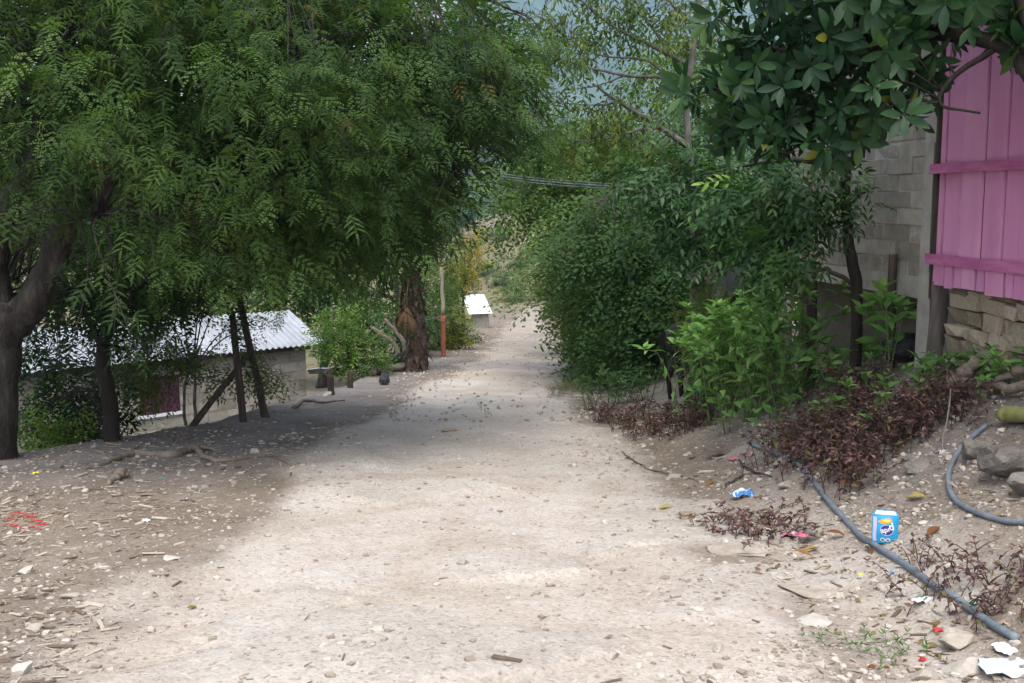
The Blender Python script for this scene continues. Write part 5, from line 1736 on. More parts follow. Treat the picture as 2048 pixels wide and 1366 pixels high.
# ---- horses
def horse(name, label, loc, rz, scale, coat, graze=.0):
    nodes = []; edges = []
    def nd(p, r, parent=None):
        nodes.append((np.array(p, float), r)); i = len(nodes) - 1
        if parent is not None: edges.append((parent, i))
        return i
    pel = nd((-.42, 0, .92), (.20, .235))
    bel = nd((-.1, 0, .86), (.22, .26), pel)
    bel2 = nd((.16, 0, .86), (.21, .25), bel)
    cst = nd((.42, 0, .90), (.18, .23), bel2)
    rmp = nd((-.62, 0, .93), (.13, .16), pel)
    nk = nd((.62, 0, 1.02 - .12 * graze), (.10, .16), cst)
    nk2 = nd((.82, 0, 1.22 - .52 * graze), (.075, .115), nk)
    pol = nd((.98, 0, 1.40 - .80 * graze), (.065, .085), nk2)
    hd = nd((1.10, 0, 1.30 - .88 * graze), (.07, .10), pol)
    hd2 = nd((1.24, 0, 1.12 - .88 * graze), (.05, .065), hd)
    nd((1.32, 0, 1.00 - .86 * graze), (.045, .05), hd2)
    for s_ in (-1, 1):
        a = nd((.40, .12 * s_, .70), (.085, .10), cst); b = nd((.40, .13 * s_, .56), (.055, .06), a)
        k = nd((.41, .13 * s_, .40), (.042, .045), b); k2 = nd((.405, .13 * s_, .34), (.032, .034), k)
        f = nd((.40, .13 * s_, .12), (.03, .032), k2); h = nd((.43, .13 * s_, .055), (.042, .045), f); nd((.445, .13 * s_, .015), (.05, .05), h)
        a = nd((-.44, .13 * s_, .74), (.11, .13), pel); b = nd((-.36, .14 * s_, .58), (.075, .085), a)
        c_ = nd((-.50, .14 * s_, .40), (.042, .055), b); c2 = nd((-.51, .14 * s_, .34), (.034, .04), c_)
        f = nd((-.48, .14 * s_, .12), (.031, .033), c2); h = nd((-.455, .14 * s_, .055), (.042, .045), f); nd((-.44, .14 * s_, .015), (.05, .05), h)
    me = bpy.data.meshes.new('tmp')
    me.from_pydata([n_[0] * scale for n_ in nodes], edges, [])
    o = bpy.data.objects.new('tmp', me); COL.objects.link(o)
    md = o.modifiers.new('s', 'SKIN'); ss = o.modifiers.new('d', 'SUBSURF'); ss.levels = 2
    if not me.skin_vertices: me.skin_vertices.new()
    for i, (p_, r_) in enumerate(nodes):
        me.skin_vertices[0].data[i].radius = (r_[0] * scale, r_[1] * scale)
        me.skin_vertices[0].data[i].use_root = (i == 0)
    dg = bpy.context.evaluated_depsgraph_get()
    me2 = bpy.data.meshes.new_from_object(o.evaluated_get(dg))
    bpy.data.objects.remove(o)
    me2.name = 'body'
    me2.materials.clear(); me2.materials.append(M[coat])
    me2.polygons.foreach_set('use_smooth', np.ones(len(me2.polygons), bool))
    root = thing(name, label, 'horse', loc, 'horses tied by the block wall')
    root.rotation_euler = (0, 0, rz)
    link('body', me2, root)
    ORIG[root.name] = np.zeros(3)
    sc_ = scale
    mb = MB()
    for k in range(26):
        y = rng.normal(0, .02); q = rng.normal(0, .03)
        mb.tube(np.array(crv([(-.66, y, .99), (-.70, y * 1.2, .85 + q), (-.65 + q * .4, y * 1.5, .48)], 4)) * sc_, np.linspace(.014, .004, 9) * sc_, 4)
    mb.obj('tail', M['black'], root)
    mb = MB()
    for k in range(40):
        t = k / 39
        p_ = np.array([.55 + .42 * t, 0, (1.17 + .30 * t) - graze * (.10 + .72 * t)])
        mb.tube(np.array([p_, p_ + [-.03, .07, -.03], p_ + [-.04, .10, -.16]]) * sc_, np.array([.014, .012, .004]) * sc_, 4)
    mb.obj('mane', M['black'], root)
    for s_ in (-1, 1):
        e = np.array([.97, .055 * s_, 1.47 - .80 * graze])
        MB().tube(np.array([e, e + [.01, .01 * s_, .06], e + [.03, .012 * s_, .13]]) * sc_, np.array([.028, .03, .004]) * sc_, 6).obj('ear', M[coat], root)
        e = np.array([1.12, .075 * s_, 1.33 - .88 * graze])
        V = ICO2_V * .02 + e
        MB().add(V * sc_, ICO2_F).obj('eye', M['black'], root)
    return root


p = at(1322, 758, 13.4); p[2] = gz(p[0], p[1])
horse('horse', 'dark brown horse in deep shade behind the big green shrub', (p[0] + .64, p[1] + .25, p[2]), R(24), 1.0, 'horsedark', .9)
q = at(1690, 640, 11.6); q[2] = gz(q[0], q[1])
horse('horse', 'reddish bay horse standing in the gap under the foundation beam', (q[0] + .50, q[1] + .35, q[2] - .02), R(18), .98, 'horsebay', .5)

# ---- hoses
def hose(label, pts, r, lift=.02):
    P3 = []
    for x, y in pts:
        g_ = gp(x, y); P3.append(g_ + [0, 0, r * .8 + lift])
    Q_ = crv(P3, 8)
    zz = H(Q_[:, 0], Q_[:, 1]) + r * .55
    Q_[:, 2] = np.maximum(Q_[:, 2] * .5 + zz * .5, zz)
    return tag(MB().tube(Q_, r, 10).obj('hose', M['hose'], origin=Q_[0]), label, 'hose', 'grey hoses on the right bank')


hose('grey plastic hose running down the bank past the detergent bag', [(1503, 893), (1535, 905), (1590, 930), (1615, 950), (1640, 985), (1668, 1022), (1705, 1062), (1745, 1092), (1790, 1122), (1835, 1155), (1880, 1188), (1930, 1222), (1985, 1258), (2032, 1284)], .019, .006)
hose('grey plastic hose looping round the boulders at the right edge', [(1972, 858), (1945, 880), (1915, 912), (1899, 945), (1897, 975), (1904, 998), (1925, 1018), (1965, 1036), (2010, 1048), (2060, 1053)], .0165, .01)

# ---- detergent bag
def upright_frame(px, py, dz=0):
    p_ = gp(px, py); p_[2] += dz; return p_
bp = upright_frame(1769, 1089)
th = math.atan2(bp[0], bp[1])
root = thing('detergent_bag', 'small bright blue detergent bag standing on the soil beside the grey hose', 'bag', bp)
bw, bh = .143, .185
n_ = 17; m_ = 21
g = np.linspace(-1, 1, n_); t = np.linspace(0, 1, m_)
A, B = np.meshgrid(g, t)
RB = rotz(-th + .06) @ np.array(Matrix.Rotation(R(-9), 3, 'X'))


def bagsurf(A, B, side):
    wv = .5 * bw * (1 - .10 * (2 * B - 1) ** 2 - .16 * np.clip(B - .86, 0, 1) / .14 + .03 * np.sin(B * 9))
    th_ = .034 * np.clip(1 - np.abs(A) ** 2.6, 0, 1) * (np.sin(PI * np.clip(B * .92 + .06, 0, 1)) ** .6)
    th_ = th_ + .004 * fbm(A * 2.2, B * 5, 9 + side, 3)
    return np.stack([A * wv, -side * th_ * np.where(np.abs(A) > .99, 0, 1), B * bh + .004 * vn(A * 3, B * 2, 3)], -1)


I = np.arange(n_ * m_).reshape(m_, n_)
q = np.stack([I[:-1, :-1], I[:-1, 1:], I[1:, 1:], I[1:, :-1]], -1).reshape(-1, 4)
mb = MB()
mb.add(bagsurf(A, B, 1).reshape(-1, 3) @ RB.T + bp, None, q, .5)
mb.add(bagsurf(A, B, -1).reshape(-1, 3) @ RB.T + bp, None, q[:, ::-1], .5)
mb.obj('pouch', M['p_cyan'], root)


def bag_patch(name, poly_uv, mat, off=.0012, grid=None):
    """flat print laid on the front of the bag; uv: -1..1 across, 0..1 up"""
    uv = np.asarray(poly_uv, float)
    c_ = uv.mean(0)
    rings = [uv, c_ + (uv - c_) * .66, c_ + (uv - c_) * .33]
    V = np.concatenate(rings + [c_[None]])
    k = len(uv); jj = np.arange(k)
    f4 = np.concatenate([np.stack([r_ * k + jj, r_ * k + (jj + 1) % k, (r_ + 1) * k + (jj + 1) % k, (r_ + 1) * k + jj], -1) for r_ in (0, 1)])
    f3 = np.stack([2 * k + jj, 2 * k + (jj + 1) % k, np.full(k, 3 * k)], -1)
    P_ = bagsurf(V[:, 0], V[:, 1], 1) - [0, off, 0]
    return MB().add(P_ @ RB.T + bp, f3, f4, .5).obj(name, M[mat], root)


def oval(cx, cy, rx, ry, n=24, a0=0, wig=0, seed=1):
    a = np.arange(n) * 2 * PI / n + a0
    w_ = 1 + wig * vn(a * 2, a * 0, seed)
    return np.stack([cx + rx * np.cos(a) * w_, cy + ry * np.sin(a) * w_], -1)


def quad(x0, y0, x1, y1, n=5):
    e = np.linspace(0, 1, n, endpoint=False)
    return np.concatenate([np.stack([x0 + (x1 - x0) * e, y0 + 0 * e], -1), np.stack([x1 + 0 * e, y0 + (y1 - y0) * e], -1), np.stack([x1 - (x1 - x0) * e, y1 + 0 * e], -1), np.stack([x0 + 0 * e, y1 - (y1 - y0) * e], -1)])


bag_patch('side_stripe', quad(-.93, .06, -.66, .80), 'p_lilac')
bag_patch('folded_top', quad(-.88, .885, .88, .99), 'p_white', .0035)
bag_patch('emblem', oval(.02, .70, .56, .085, 28, 0, .5), 'p_orange', .0022)
bag_patch('emblem', oval(.05, .70, .30, .04, 20, 0, .4, 5), 'p_yellow', .0032)
bag_patch('badge', oval(.10, .42, .50, .17), 'p_lilac', .0020)
bag_patch('badge', oval(.10, .425, .46, .15), 'p_navy', .0030)
bag_patch('lower_badge', oval(-.18, .12, .20, .06), 'p_white', .0022)
bag_patch('lower_badge', oval(.22, .12, .20, .06), 'p_white', .0022)
bag_patch('lower_badge', oval(-.18, .12, .13, .035), 'p_green', .0032)
bag_patch('lower_badge', oval(.22, .12, .13, .035), 'p_grey', .0032)


def lettering(text, size, fn, parent, mat, name='lettering', shear=.0):
    cu = bpy.data.curves.new('t', 'FONT'); cu.body = text; cu.size = size; cu.align_x = 'CENTER'; cu.align_y = 'CENTER'; cu.shear = shear
    cu.offset = size * .02
    o = bpy.data.objects.new('t', cu); COL.objects.link(o)
    dg = bpy.context.evaluated_depsgraph_get()
    me = bpy.data.meshes.new_from_object(o.evaluated_get(dg))
    bpy.data.objects.remove(o)
    co = np.zeros(len(me.vertices) * 3); me.vertices.foreach_get('co', co); co = co.reshape(-1, 3)
    W_ = fn(co) - ORIG[parent.name]
    me.vertices.foreach_set('co', W_.astype(np.float32).ravel()); me.update()
    me.materials.clear(); me.materials.append(M[mat])
    return link(name, me, parent)


ca, sa = math.cos(R(16)), math.sin(R(16))
def onbag(co):
    x = co[:, 0] * ca - co[:, 1] * sa; y = co[:, 0] * sa + co[:, 1] * ca
    u_ = .02 + x / (bw / 2); v_ = .43 + y / bh
    return (bagsurf(u_, v_, 1) - [0, .0045, 0]) @ RB.T + bp
lettering('apr', .042, onbag, root, 'p_white')
def onbag2(co):
    x, y = co[:, 0] + .034, co[:, 1] + .010
    xx = x * ca - y * sa; yy = x * sa + y * ca
    return (bagsurf(.02 + xx / (bw / 2), .43 + yy / bh, 1) - [0, .0048, 0]) @ RB.T + bp
lettering('d', .058, onbag2, root, 'p_white')


# ---- other litter
def wrapper(label, px, py, L, Wd, hgt, seed, mat, rz, cat='wrapper', name='wrapper', accent=None):
    p_ = gp(px, py)
    k = 11
    g = np.linspace(-1, 1, k); A, B = np.meshgrid(g, g)
    x = A * L / 2 * (1 + .2 * vn(B * 3, A * 0 + seed, seed)); y = B * Wd / 2 * (1 + .2 * vn(A * 3, A * 0, seed + 3))
    z = hgt * (.55 + 1.0 * fbm(A * 1.6 + seed, B * 1.6, seed, 3) ) * (1 - .45 * (A ** 2 + B ** 2) / 2)
    z = np.maximum(z, .002)
    V = np.stack([x, y, z], -1).reshape(-1, 3)
    V = np.concatenate([V, V - [0, 0, .0012]])
    I = np.arange(k * k).reshape(k, k); q = np.stack([I[:-1, :-1], I[:-1, 1:], I[1:, 1:], I[1:, :-1]], -1).reshape(-1, 4)
    q = np.concatenate([q, q[:, ::-1] + k * k])
    root = None
    o = MB().add(V @ rotz(rz).T + p_, None, q).obj(name, M[mat], smooth=False, origin=p_)
    tag(o, label, cat, 'litter on the right verge')
    if accent:
        for (a0, a1, b0, b1, mm) in accent:
            sel = (A[:-1, :-1] >= a0) & (A[:-1, :-1] < a1) & (B[:-1, :-1] >= b0) & (B[:-1, :-1] < b1)
            qq = np.stack([I[:-1, :-1], I[:-1, 1:], I[1:, 1:], I[1:, :-1]], -1)[sel]
            if len(qq):
                o2 = MB().add((V[:k * k] + [0, 0, .0012]) @ rotz(rz).T + p_, None, qq).obj('print', M[mm], o, smooth=False)
    return o


wrapper('crumpled light blue plastic wrapper beyond the sparse purple weeds', 1483, 996, .16, .12, .075, 3, 'p_paleblue', .2, accent=[(-.9, .9, -1, -.5, 'p_blue'), (-.3, .1, -.2, .5, 'p_white'), (.5, .95, -.5, .4, 'p_blue')])
wrapper('crumpled pink wrapper lying on the sparse purple weeds', 1588, 1076, .15, .07, .05, 5, 'p_pink', -.35, accent=[(-.5, .2, -.3, .3, 'p_white'), (.3, .7, -.5, 0, 'p_red')])
wrapper('torn white and green wrapper beside the near end of the hose', 1848, 1204, .10, .06, .03, 7, 'p_white', .2, accent=[(-.2, .9, .3, .95, 'p_green'), (-.7, .3, -.2, .1, 'p_grey')])
wrapper('narrow striped green wrapper in the purple weeds right of the hose', 1953, 1210, .075, .025, .012, 9, 'p_teal', -.15, accent=[(-.9, .9, -.2, .2, 'p_white')])
wrapper('large torn white paper at the bottom right corner', 2012, 1340, .20, .16, .035, 11, 'p_paleblue', -.15, 'paper', 'torn_paper')
wrapper('smaller pale scrap of paper above the large torn paper', 2010, 1305, .07, .10, .03, 13, 'p_white', .3, 'paper', 'torn_paper')
wrapper('small bright red scrap below the near end of the hose', 1878, 1265, .05, .035, .02, 15, 'p_red', .2, 'scrap', 'scrap')
wrapper('second small red scrap by the pale boulder at the bottom right', 1845, 1322, .035, .025, .015, 17, 'p_red', .8, 'scrap', 'scrap')
wrapper('small blue scrap against the hose below the detergent bag', 1787, 1146, .035, .022, .012, 19, 'p_blue', -.3, 'scrap', 'scrap')
wrapper('faded pink scrap in front of the flat board', 1468, 920, .09, .07, .02, 21, 'p_pink', .3, 'scrap', 'scrap')
wrapper('tiny yellow scrap on the stones left of the hose', 1722, 1150, .03, .02, .01, 23, 'p_yellow', .1, 'scrap', 'scrap')
wrapper('small white scrap on the soil of the left verge', 292, 1043, .05, .04, .02, 25, 'p_white', .5, 'scrap', 'scrap')
wrapper('bright yellow peel on the shaded soil at the far left', 72, 949, .05, .035, .03, 27, 'p_yellow', .2, 'peel', 'peel')
wrapper('small teal scrap on the left verge below the fallen branch', 323, 958, .045, .03, .015, 29, 'p_teal', .2, 'scrap', 'scrap')
wrapper('small pale square of tin half buried left of the blue wrapper', 1527, 973, .05, .045, .01, 31, 'p_grey', .3, 'scrap', 'scrap')
p_ = gp(1445, 910); tag(MB().box(p_ + [0, 0, .03], (.30, .09, .028), rotz(.12) @ np.array(Matrix.Rotation(.1, 3, 'Y')), None, .003).obj('board', M['drywood'], smooth=False, origin=p_), 'short flat piece of grey board on the right verge', 'board')
p_ = gp(1618, 1084); tag(MB().box(p_ + [0, 0, .015], (.12, .03, .02), rotz(-.05), None, .003).obj('wood_piece', M['fencepost'], smooth=False, origin=p_), 'small piece of grey wood under the pink wrapper', 'wood')

# ---- fallen branch and driftwood on the left, dead wood on the right
def gstick(name, label, cat, pts, rad, mat, seed, lift=.0, k=8, amp=.03, parent=None, sq=1.0):
    P3 = [gp(x, y) + [0, 0, l] for x, y, l in pts]
    Q_ = wob(crv(P3, 8), amp, seed)
    rr = np.interp(np.linspace(0, 1, len(Q_)), np.linspace(0, 1, len(rad)), rad) * (1 + .25 * vn(np.arange(len(Q_)) * .7, np.zeros(len(Q_)), seed))
    mb = MB().tube(Q_, rr, k)
    if parent is not None: return mb.obj(name, M[mat], parent)
    return tag(mb.obj(name, M[mat], origin=Q_[0]), label, cat)


root = thing('fallen_branch', 'long twisted fallen branch lying on the shaded soil on the left', 'branch', gp(330, 912))
gstick('stem', '', '', [(165, 940, -.01), (225, 924, .01), (262, 912, .02), (300, 913, .02), (345, 914, .02), (372, 905, .03), (392, 904, .03), (402, 914, .02), (430, 924, .015), (480, 920, .015), (525, 914, .015), (548, 916, .015), (575, 926, .0)], [.012, .024, .038, .042, .042, .038, .032, .026, .022, .019, .017, .012, .005], 'drywood', 3, parent=root, amp=.04)
gstick('side_branch', '', '', [(375, 906, .03), (400, 902, .03), (425, 903, .02), (447, 908, .01)], [.03, .024, .017, .008], 'drywood', 5, parent=root)
gstick('twig', '', '', [(255, 912, .02), (275, 905, .05), (288, 903, .06)], [.02, .012, .006], 'drywood', 6, parent=root)
gstick('driftwood', 'short weathered stub of wood on the left verge', 'wood', [(212, 972, .0), (228, 965, .03), (242, 958, .05), (254, 957, .03)], [.012, .03, .042, .028], 'drywood', 8)
gstick('fallen_stick', 'thin bent stick lying along the bank edge below the timber posts', 'stick', [(588, 818, .02), (610, 808, .05), (645, 808, .03), (690, 804, .02)], [.03, .03, .022, .012], 'drywood', 9)
gstick('fallen_stick', 'long thin curved twig on the right verge left of the board', 'stick', [(1245, 905, .01), (1275, 930, .02), (1320, 947, .015), (1400, 965, .01)], [.006, .009, .008, .004], 'fencepost', 10, k=5)
gstick('fallen_stick', 'dark crooked twig between the board and the hose', 'stick', [(1478, 925, .015), (1500, 945, .02), (1540, 955, .01), (1570, 958, .0)], [.008, .009, .006, .004], 'post', 11, k=5)
gstick('fallen_stick', 'short brown bent root left of the blue wrapper', 'stick', [(1443, 982, .0), (1455, 970, .03), (1475, 962, .03), (1482, 952, .02)], [.012, .016, .018, .02], 'drywood', 12, k=6)
root = thing('dead_wood', 'pale split dead wood and branches heaped below the low plants at the right edge', 'branch', gp(1940, 800))
gstick('limb', '', '', [(1880, 800, .05), (1920, 798, .10), (1975, 800, .10), (2060, 803, .08)], [.02, .035, .04, .03], 'drywood', 13, parent=root, amp=.06)
gstick('limb', '', '', [(1895, 798, .08), (1925, 785, .12), (1950, 770, .16), (1958, 760, .17)], [.04, .055, .04, .012], 'drywood', 14, parent=root, amp=.05)
gstick('limb', '', '', [(1990, 800, .12), (2030, 790, .16), (2070, 778, .14)], [.02, .03, .025], 'drywood', 15, parent=root, amp=.07)
gstick('twig', '', '', [(1890, 815, .06), (1915, 818, .12), (1920, 840, .05)], [.008, .008, .005], 'barkpale', 16, parent=root, k=5)
gstick('twig', '', '', [(1882, 760, .25), (1895, 850, .22), (1880, 910, .02)], [.005, .006, .006], 'barkpale', 17, parent=root, k=5)
gstick('green_log', 'thick yellow green stem lying above the boulders at the right edge', 'log', [(2003, 852, .07), (2035, 855, .075), (2110, 860, .07)], [.048, .05, .05], 'greenlog', 18, amp=.01, k=10)

# ---- stones
def rock(name, label, px, py, L, Wd, hgt, seed, mat='stone', rz=0, sink=.3, cat='stone', boxy=.5):
    amp = .95 if name == 'ledge' else .42
    p_ = gp(px, py)
    V = ICO3_V / np.abs(ICO3_V).max(1)[:, None] ** boxy
    V = V * (1 + amp * fbm(V[:, 0] * 1.5 + seed, V[:, 1] * 1.5 + V[:, 2] * 2.3, seed, 5))[:, None]
    rr_ = np.random.default_rng(seed)
    for _ in range(9):                       # broken faces
        nn_ = rr_.normal(size=3); nn_ /= np.linalg.norm(nn_)
        lim = np.percentile(V @ nn_, rr_.uniform(76, 90))
        V = V - np.maximum(V @ nn_ - lim, 0)[:, None] * nn_ * .92
    V = V * np.array([L / 2, Wd / 2, hgt / 2])
    V[:, 2] += hgt / 2 - hgt * sink
    o = MB().add(V @ rotz(rz).T + p_, ICO3_F).obj(name, M[mat], smooth=False, origin=p_)
    return tag(o, label, cat)


rock('boulder', 'largest grey boulder at the right edge inside the looping hose', 2020, 940, .34, .32, .28, 3, 'greystone', .2)
rock('boulder', 'lower grey boulder left of the largest one, under the looping hose', 1948, 920, .22, .22, .17, 5, 'greystone', .5)
rock('boulder', 'grey boulder cut by the right edge of the picture', 2062, 985, .28, .22, .16, 9, 'greystone', .5)
rock('boulder', 'pale hollowed boulder at the bottom right above the torn paper', 1915, 1298, .16, .13, .10, 7, 'stone', .5)
rock('boulder', 'pale boulder with a split face beside the torn paper', 1925, 1345, .17, .14, .10, 11, 'stone', .2)
rock('boulder', 'pale rock at the bottom edge left of the torn paper', 1850, 1362, .13, .10, .08, 13, 'stone', .2)
rock('stone', 'grey stone among the purple weeds left of the looping hose', 1838, 940, .18, .14, .11, 15, 'greystone', .1)
rock('stone', 'pointed grey stone behind the purple weeds', 1768, 912, .16, .10, .10, 17, 'greystone', .4)
rock('stone', 'pale flat stone on the verge below the thin twig', 1345, 958, .16, .10, .07, 19, 'stone', .1)
rock('stone', 'grey stone under the far end of the hose', 1560, 930, .17, .11, .09, 21, 'greystone', .3)
rock('stone', 'tan angular stone between the two hoses and the blue wrapper', 1570, 976, .14, .08, .07, 23, 'stone', .5)
rock('stone', 'rounded yellowish stone on the verge left of the sparse purple weeds', 1378, 1036, .14, .09, .07, 25, 'fstone', .1)
rock('ledge', 'pale flat rock ledge in front of the sparse purple weeds', 1470, 1105, .52, .24, .09, 27, 'stone', -.1, .55, 'rock')
rock('ledge', 'low flat rock slab at the verge left of the hose', 1650, 1185, .50, .26, .06, 29, 'stone', .1, .6, 'rock')
rock('ledge', 'pale worn rock hump at the right of the lane near the bottom', 1620, 1245, .30, .22, .07, 31, 'stone', .1, .6, 'rock')
rock('stone', 'loose tan stone at the right of the lane near the bottom', 1436, 1303, .075, .055, .045, 33, 'stone', .4)
rock('stone', 'loose pale stone in the middle of the lane at the bottom', 752, 1262, .075, .06, .045, 35, 'stone', .2)
rock('stone', 'rounded tan stone right of the lane centre near the bottom', 1350, 1195, .06, .045, .035, 37, 'stone', .2)
rock('stone', 'white stone at the bottom left corner', 40, 1348, .12, .10, .07, 39, 'stone', .3)
rock('stone', 'white stone on the left verge, uppermost of the pale group', 55, 1148, .10, .08, .05, 41, 'stone', .3)
rock('stone', 'pale flat stone in the wood chips at the far left', 68, 1258, .09, .06, .035, 43, 'stone', .1)
rock('stone', 'pale block of stone in the middle of the wood chips', 140, 1198, .11, .07, .045, 45, 'stone', .1)
rock('stone', 'flat tan stone on the upper left verge', 212, 1138, .10, .07, .03, 47, 'stone', .1)
rock('stone', 'pale stone at the left road edge near the bottom', 305, 1266, .05, .04, .035, 49, 'stone', .1)
rock('stone', 'white stone below the fallen branch', 510, 905, .10, .08, .06, 51, 'stone', .1)
rock('stone', 'white stone on the bank edge by the thin bent stick', 655, 792, .16, .12, .10, 53, 'stone', .1)
rock('stone', 'pale flat stone sunk in the left road edge', 345, 1118, .12, .09, .02, 55, 'stone', .1)
rock('stone', 'darker flat stone on the grey rock surface of the lane', 898, 862, .20, .10, .05, 57, 'fstone', .1)

# three hundred loose stones that show largest, then gravel
protos_st = []
for k in range(8):
    V = ICO2_V / np.abs(ICO2_V).max(1)[:, None] ** .45
    V = V * (1 + .32 * fbm(V[:, 0] * 1.8 + k * 7, V[:, 1] * 1.8 + V[:, 2] * 2.2, k + 90, 3))[:, None]
    V = V * np.array([1, .75, .5]) * .5
    protos_st.append(MB().add(V, ICO2_F, None, .15 + .1 * k).mesh('stone', M['stone'], smooth=False))
SL_ = {0: ('loose stone on the pale lane', 'loose stones on the lane'), 1: ('loose stone on the stony right verge', 'loose stones on the right verge'),
       2: ('loose stone among wood chips on the left verge', 'loose stones on the left verge'), 3: ('loose rubble stone along the far part of the lane', 'rubble along the far lane')}
cnt = 0
while cnt < 262:
    if cnt < 200:
        y = rng.uniform(3.9, 11); x = rng.uniform(-.52, .52) * y
        size = min(.016 + .017 * rng.gamma(1.1, 1), .085)
        if abs(x - road_c(y)) < road_w(y) * .8 and rng.random() < .6: continue
        if x > 2.6 or (x < left_edge(y) + .2): continue
    else:
        y = 11 + 34 * rng.random() ** 1.5; sd = rng.choice([-1, 1]); x = float(road_c(y)) + sd * (float(road_w(y)) + rng.uniform(-.2, .7))
        size = rng.uniform(.05, .13)
    z = gz(x, y)
    k = 3 if y > 13 else (0 if abs(x - road_c(y)) < road_w(y) else (1 if x > 0 else 2))
    o = link('loose_stone', protos_st[rng.integers(8)], None, (x, y, z + size * .0))
    o.rotation_euler = (rng.normal(0, .2), rng.normal(0, .2), rng.uniform(0, 6.28))
    o.scale = (size * rng.uniform(.8, 1.2), size, size * rng.uniform(.7, 1.1))
    tag(o, SL_[k][0], 'stone', SL_[k][1])
    cnt += 1

BOX8 = np.array([[x, y, z] for x in (-1, 1) for y in (-1, 1) for z in (-1, 1)], float)
BOXF = np.array([[0, 1, 3, 2], [4, 6, 7, 5], [0, 4, 5, 1], [2, 3, 7, 6], [0, 2, 6, 4], [1, 5, 7, 3]])


def scatter_xy(n, y0, y1, dens, pw=1.0, xs=.56):
    y = y0 + (y1 - y0) * rng.random(n) ** pw
    x = rng.uniform(-xs, xs, n) * y
    k = rng.random(n) < dens(x, y)
    k &= x > left_edge(y) - .6
    return x[k], y[k]


def verge(x, y): return sstep(-.25, .5, np.abs(x - road_c(y)) - road_w(y) * .75)


def gdens(x, y):
    d = .24 + .76 * verge(x, y) * np.where(x > 0, 1, .6)
    return d * (.35 + .65 * sstep(-.2, .25, fbm(x * 1.4, y * 1.4, 131, 3)))


x, y = scatter_xy(24000, 3.6, 14, gdens, 1.5)
n = len(x)
size = np.minimum(.007 + .008 * rng.gamma(1.3, 1, n), .045) * (1 + .25 * (y > 8))
mb = MB()
for k in range(6):
    s_ = slice(k, None, 6)
    V = BOX8 * np.array([.42, .34, .23]) * (1 + rng.normal(0, .17, (8, 3)))
    m = len(x[s_])
    Mx = np.stack([rotz(a) for a in rng.uniform(0, 6.28, m)]) * size[s_][:, None, None]
    mb.inst((V, E3, BOXF), Mx, np.stack([x[s_], y[s_], H(x[s_], y[s_]) + size[s_] * .02], -1))
# the stony right verge and the stony corner at the left front
x, y = scatter_xy(15000, 3.6, 12, lambda x, y: np.clip((sstep(.35, 1.1, x) + .22 * sstep(1.3, 2.2, -x)) * (.12 + 1.0 * sstep(-.1, .22, fbm(x * 1.7 + 5, y * 1.7, 133, 3))), 0, 1), 1.15)
size = np.minimum(.011 + .011 * rng.gamma(1.5, 1, len(x)), .07)
for k in range(5):
    s_ = slice(k, None, 5)
    V = ICO_V * np.array([.5, .40, .27]) * (1 + rng.normal(0, .13, (12, 1)))
    m = len(x[s_])
    Mx = frames(np.stack([np.cos(a := rng.uniform(0, 6.28, m)), np.sin(a), rng.normal(0, .25, m)], -1), rng.normal(0, .4, m)) * size[s_][:, None, None]
    mb.inst((V, ICO_F, E4), Mx, np.stack([x[s_], y[s_], H(x[s_], y[s_]) + size[s_] * .03], -1))
x, y = scatter_xy(3800, 13, 48, lambda x, y: .15 + .85 * np.exp(-((np.abs(x - road_c(y)) - road_w(y) - .15) / .55) ** 2) * (np.abs(x) < 5), 1.4, .12)
size = rng.uniform(.018, .075, len(x))
V = ICO_V * (1 + rng.normal(0, .2, (12, 1))) * np.array([.5, .4, .3])
mb.inst((V, ICO_F, E4), np.stack([rotz(a) for a in rng.uniform(0, 6.28, len(x))]) * size[:, None, None], np.stack([x, y, H(x, y) + .01], -1))
tag(mb.obj('gravel', M['gravel'], smooth=False), kind='stuff')

# wood chips and bark bits: thick on the left verge, thin elsewhere
bxp = MB().box((0, 0, 0), (1, .16, .07), None, .5)
BXV, BXF = bxp.v[0], bxp.f4[0]
def cdens(x, y):
    L_ = sstep(-.1, .7, -(x - road_c(y)) - road_w(y) * .9) * (1 - .55 * sstep(6.5, 9.5, y))
    R_ = .35 * sstep(.2, .9, (x - road_c(y)) - road_w(y) * .85)
    return np.clip(L_ * (.25 + 1.1 * sstep(-.15, .2, fbm(x * 1.1, y * 1.1, 141, 3))) + R_ + .014, 0, 1)
x, y = scatter_xy(19000, 3.6, 13, cdens, 1.2)
n = len(x)
Lc = np.minimum(.014 + .021 * rng.gamma(1.3, 1, n), .13)
d = np.stack([np.cos(a := rng.normal(.25, .9, n)), np.sin(a), rng.normal(0, .10, n)], -1)
Mx = frames(d, rng.normal(0, .4, n)) * Lc[:, None, None]
Mx[:, :, 1] *= rng.uniform(.5, 1.5, n)[:, None]
mb = MB().inst((BXV, E3, BXF), Mx, np.stack([x, y, H(x, y) + .004 + Lc * .02], -1))
tag(mb.obj('wood_chips', M['chip'], smooth=False), kind='stuff')

# dry leaf litter under the right-hand plants and along the verge
x, y = scatter_xy(8000, 4.2, 16, lambda x, y: sstep(.9, 2.0, x) * .9 * (.3 + .7 * sstep(-.2, .2, fbm(x * 1.5, y * 1.5, 151, 3))) + .06 * sstep(1.2, 2.4, -x), 1.0)
n = len(x)
Mx = frames(np.stack([np.cos(a := rng.uniform(0, 6.28, n)), np.sin(a), rng.normal(0, .15, n)], -1), rng.normal(0, .5, n)) * rng.uniform(.35, 1.1, n)[:, None, None]
mb = MB().inst(blade(.05, .02, [.1, .9, .8, .05], .2, .4), Mx, np.stack([x, y, H(x, y) + .008], -1), rng.choice([.95, .9, .1, .3], n, p=[.4, .35, .15, .1]))
tag(mb.obj('leaf_litter', M['deadleaf']), kind='stuff')

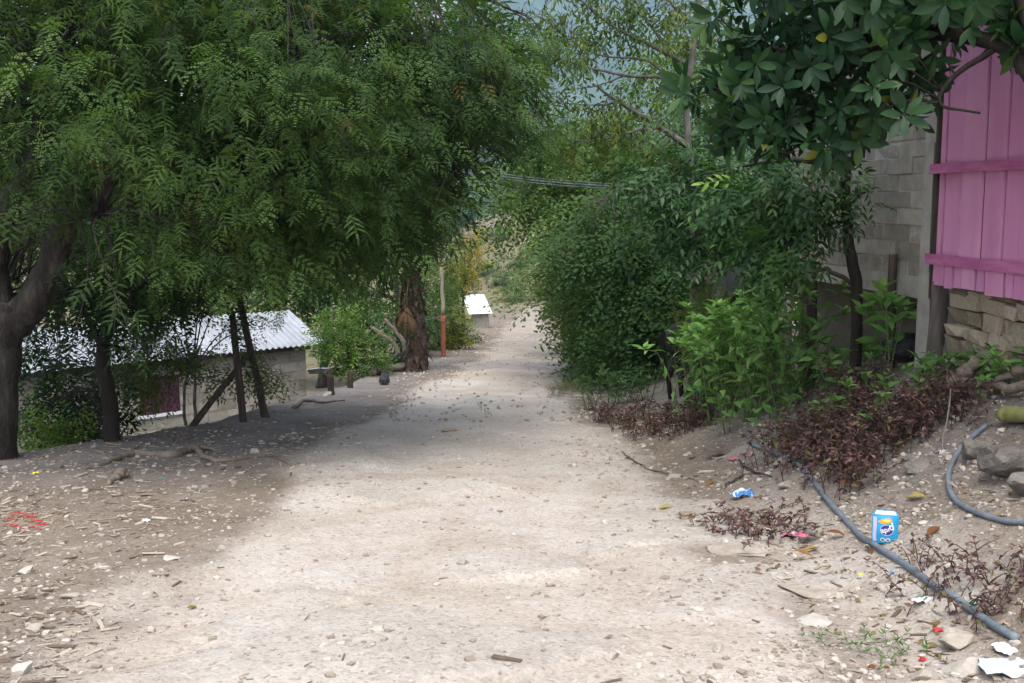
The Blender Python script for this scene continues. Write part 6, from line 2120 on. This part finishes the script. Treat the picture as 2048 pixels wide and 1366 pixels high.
# single fallen leaves big enough to pick out
LFm = [MB().add(*(lambda b: (b[0], None, b[2]))(blade(.115, .048, [.08, .7, 1, .8, .06], .2, .5)), r_).mesh('fallen_leaf', M['deadleaf']) for r_ in (.12, .35, .55, .78)]
fl = [(1310, 1046, 3, 'yellow fallen leaf on the lane left of the sparse purple weeds'), (1345, 1016, 3, 'dull yellow fallen leaf near the rounded yellowish stone'), (1640, 1100, 2, 'olive fallen leaf left of the hose near the pink wrapper'), (1625, 1118, 1, 'orange fallen leaf below the olive one'),
      (1730, 1100, 0, 'dark orange fallen leaf against the hose left of the detergent bag'), (1690, 1075, 0, 'long brown fallen leaf under the hose'), (1850, 1000, 3, 'bright yellow fallen leaf between the two hoses'), (1990, 1035, 3, 'yellow green fallen leaf above the looping hose'),
      (1925, 990, 1, 'orange fallen leaf inside the looping hose'), (1430, 965, 1, 'orange fallen leaf left of the blue wrapper'), (1520, 1000, 1, 'curled orange leaf right of the blue wrapper'), (1830, 1140, 1, 'brown fallen leaf right of the hose below the detergent bag'),
      (1720, 1040, 2, 'tan fallen leaf right of the hose near the detergent bag'), (1880, 1060, 0, 'dark red fallen leaf right of the detergent bag'), (1550, 890, 3, 'yellow leaf by the far end of the hose'), (1690, 960, 1, 'orange leaf under the dark purple weeds')]
for x, y, k, lb in fl:
    p_ = gp(x, y)
    o = link('fallen_leaf', LFm[k], None, p_ + [0, 0, .012])
    o.rotation_euler = (rng.normal(0, .3), rng.normal(0, .2), rng.uniform(0, 6.28))
    tag(o, lb, 'leaf', 'fallen leaves on the right verge')

# straw and red shreds at the far left
mb = MB()
for k in range(70):
    p_ = gp(rng.uniform(0, 120), rng.uniform(1022, 1060)); a = rng.uniform(0, 3.14)
    mb.tube(crv([p_ + [0, 0, .01], p_ + [.05 * math.cos(a), .05 * math.sin(a), .02], p_ + [.12 * math.cos(a + .4), .12 * math.sin(a + .4), .008]], 3), .0016, 3)
tag(mb.obj('straw', M['p_tan']), kind='stuff')
mb = MB()
for k in range(14):
    p_ = gp(rng.uniform(0, 90), rng.uniform(1030, 1062)); a = rng.normal(.2, .4)
    mb.tube(crv([p_ + [0, 0, .012], p_ + [.04 * math.cos(a), .04 * math.sin(a), .02], p_ + [.1 * math.cos(a), .1 * math.sin(a), .008]], 3), .004, 4)
tag(mb.obj('red_shreds', M['p_red']), kind='stuff')
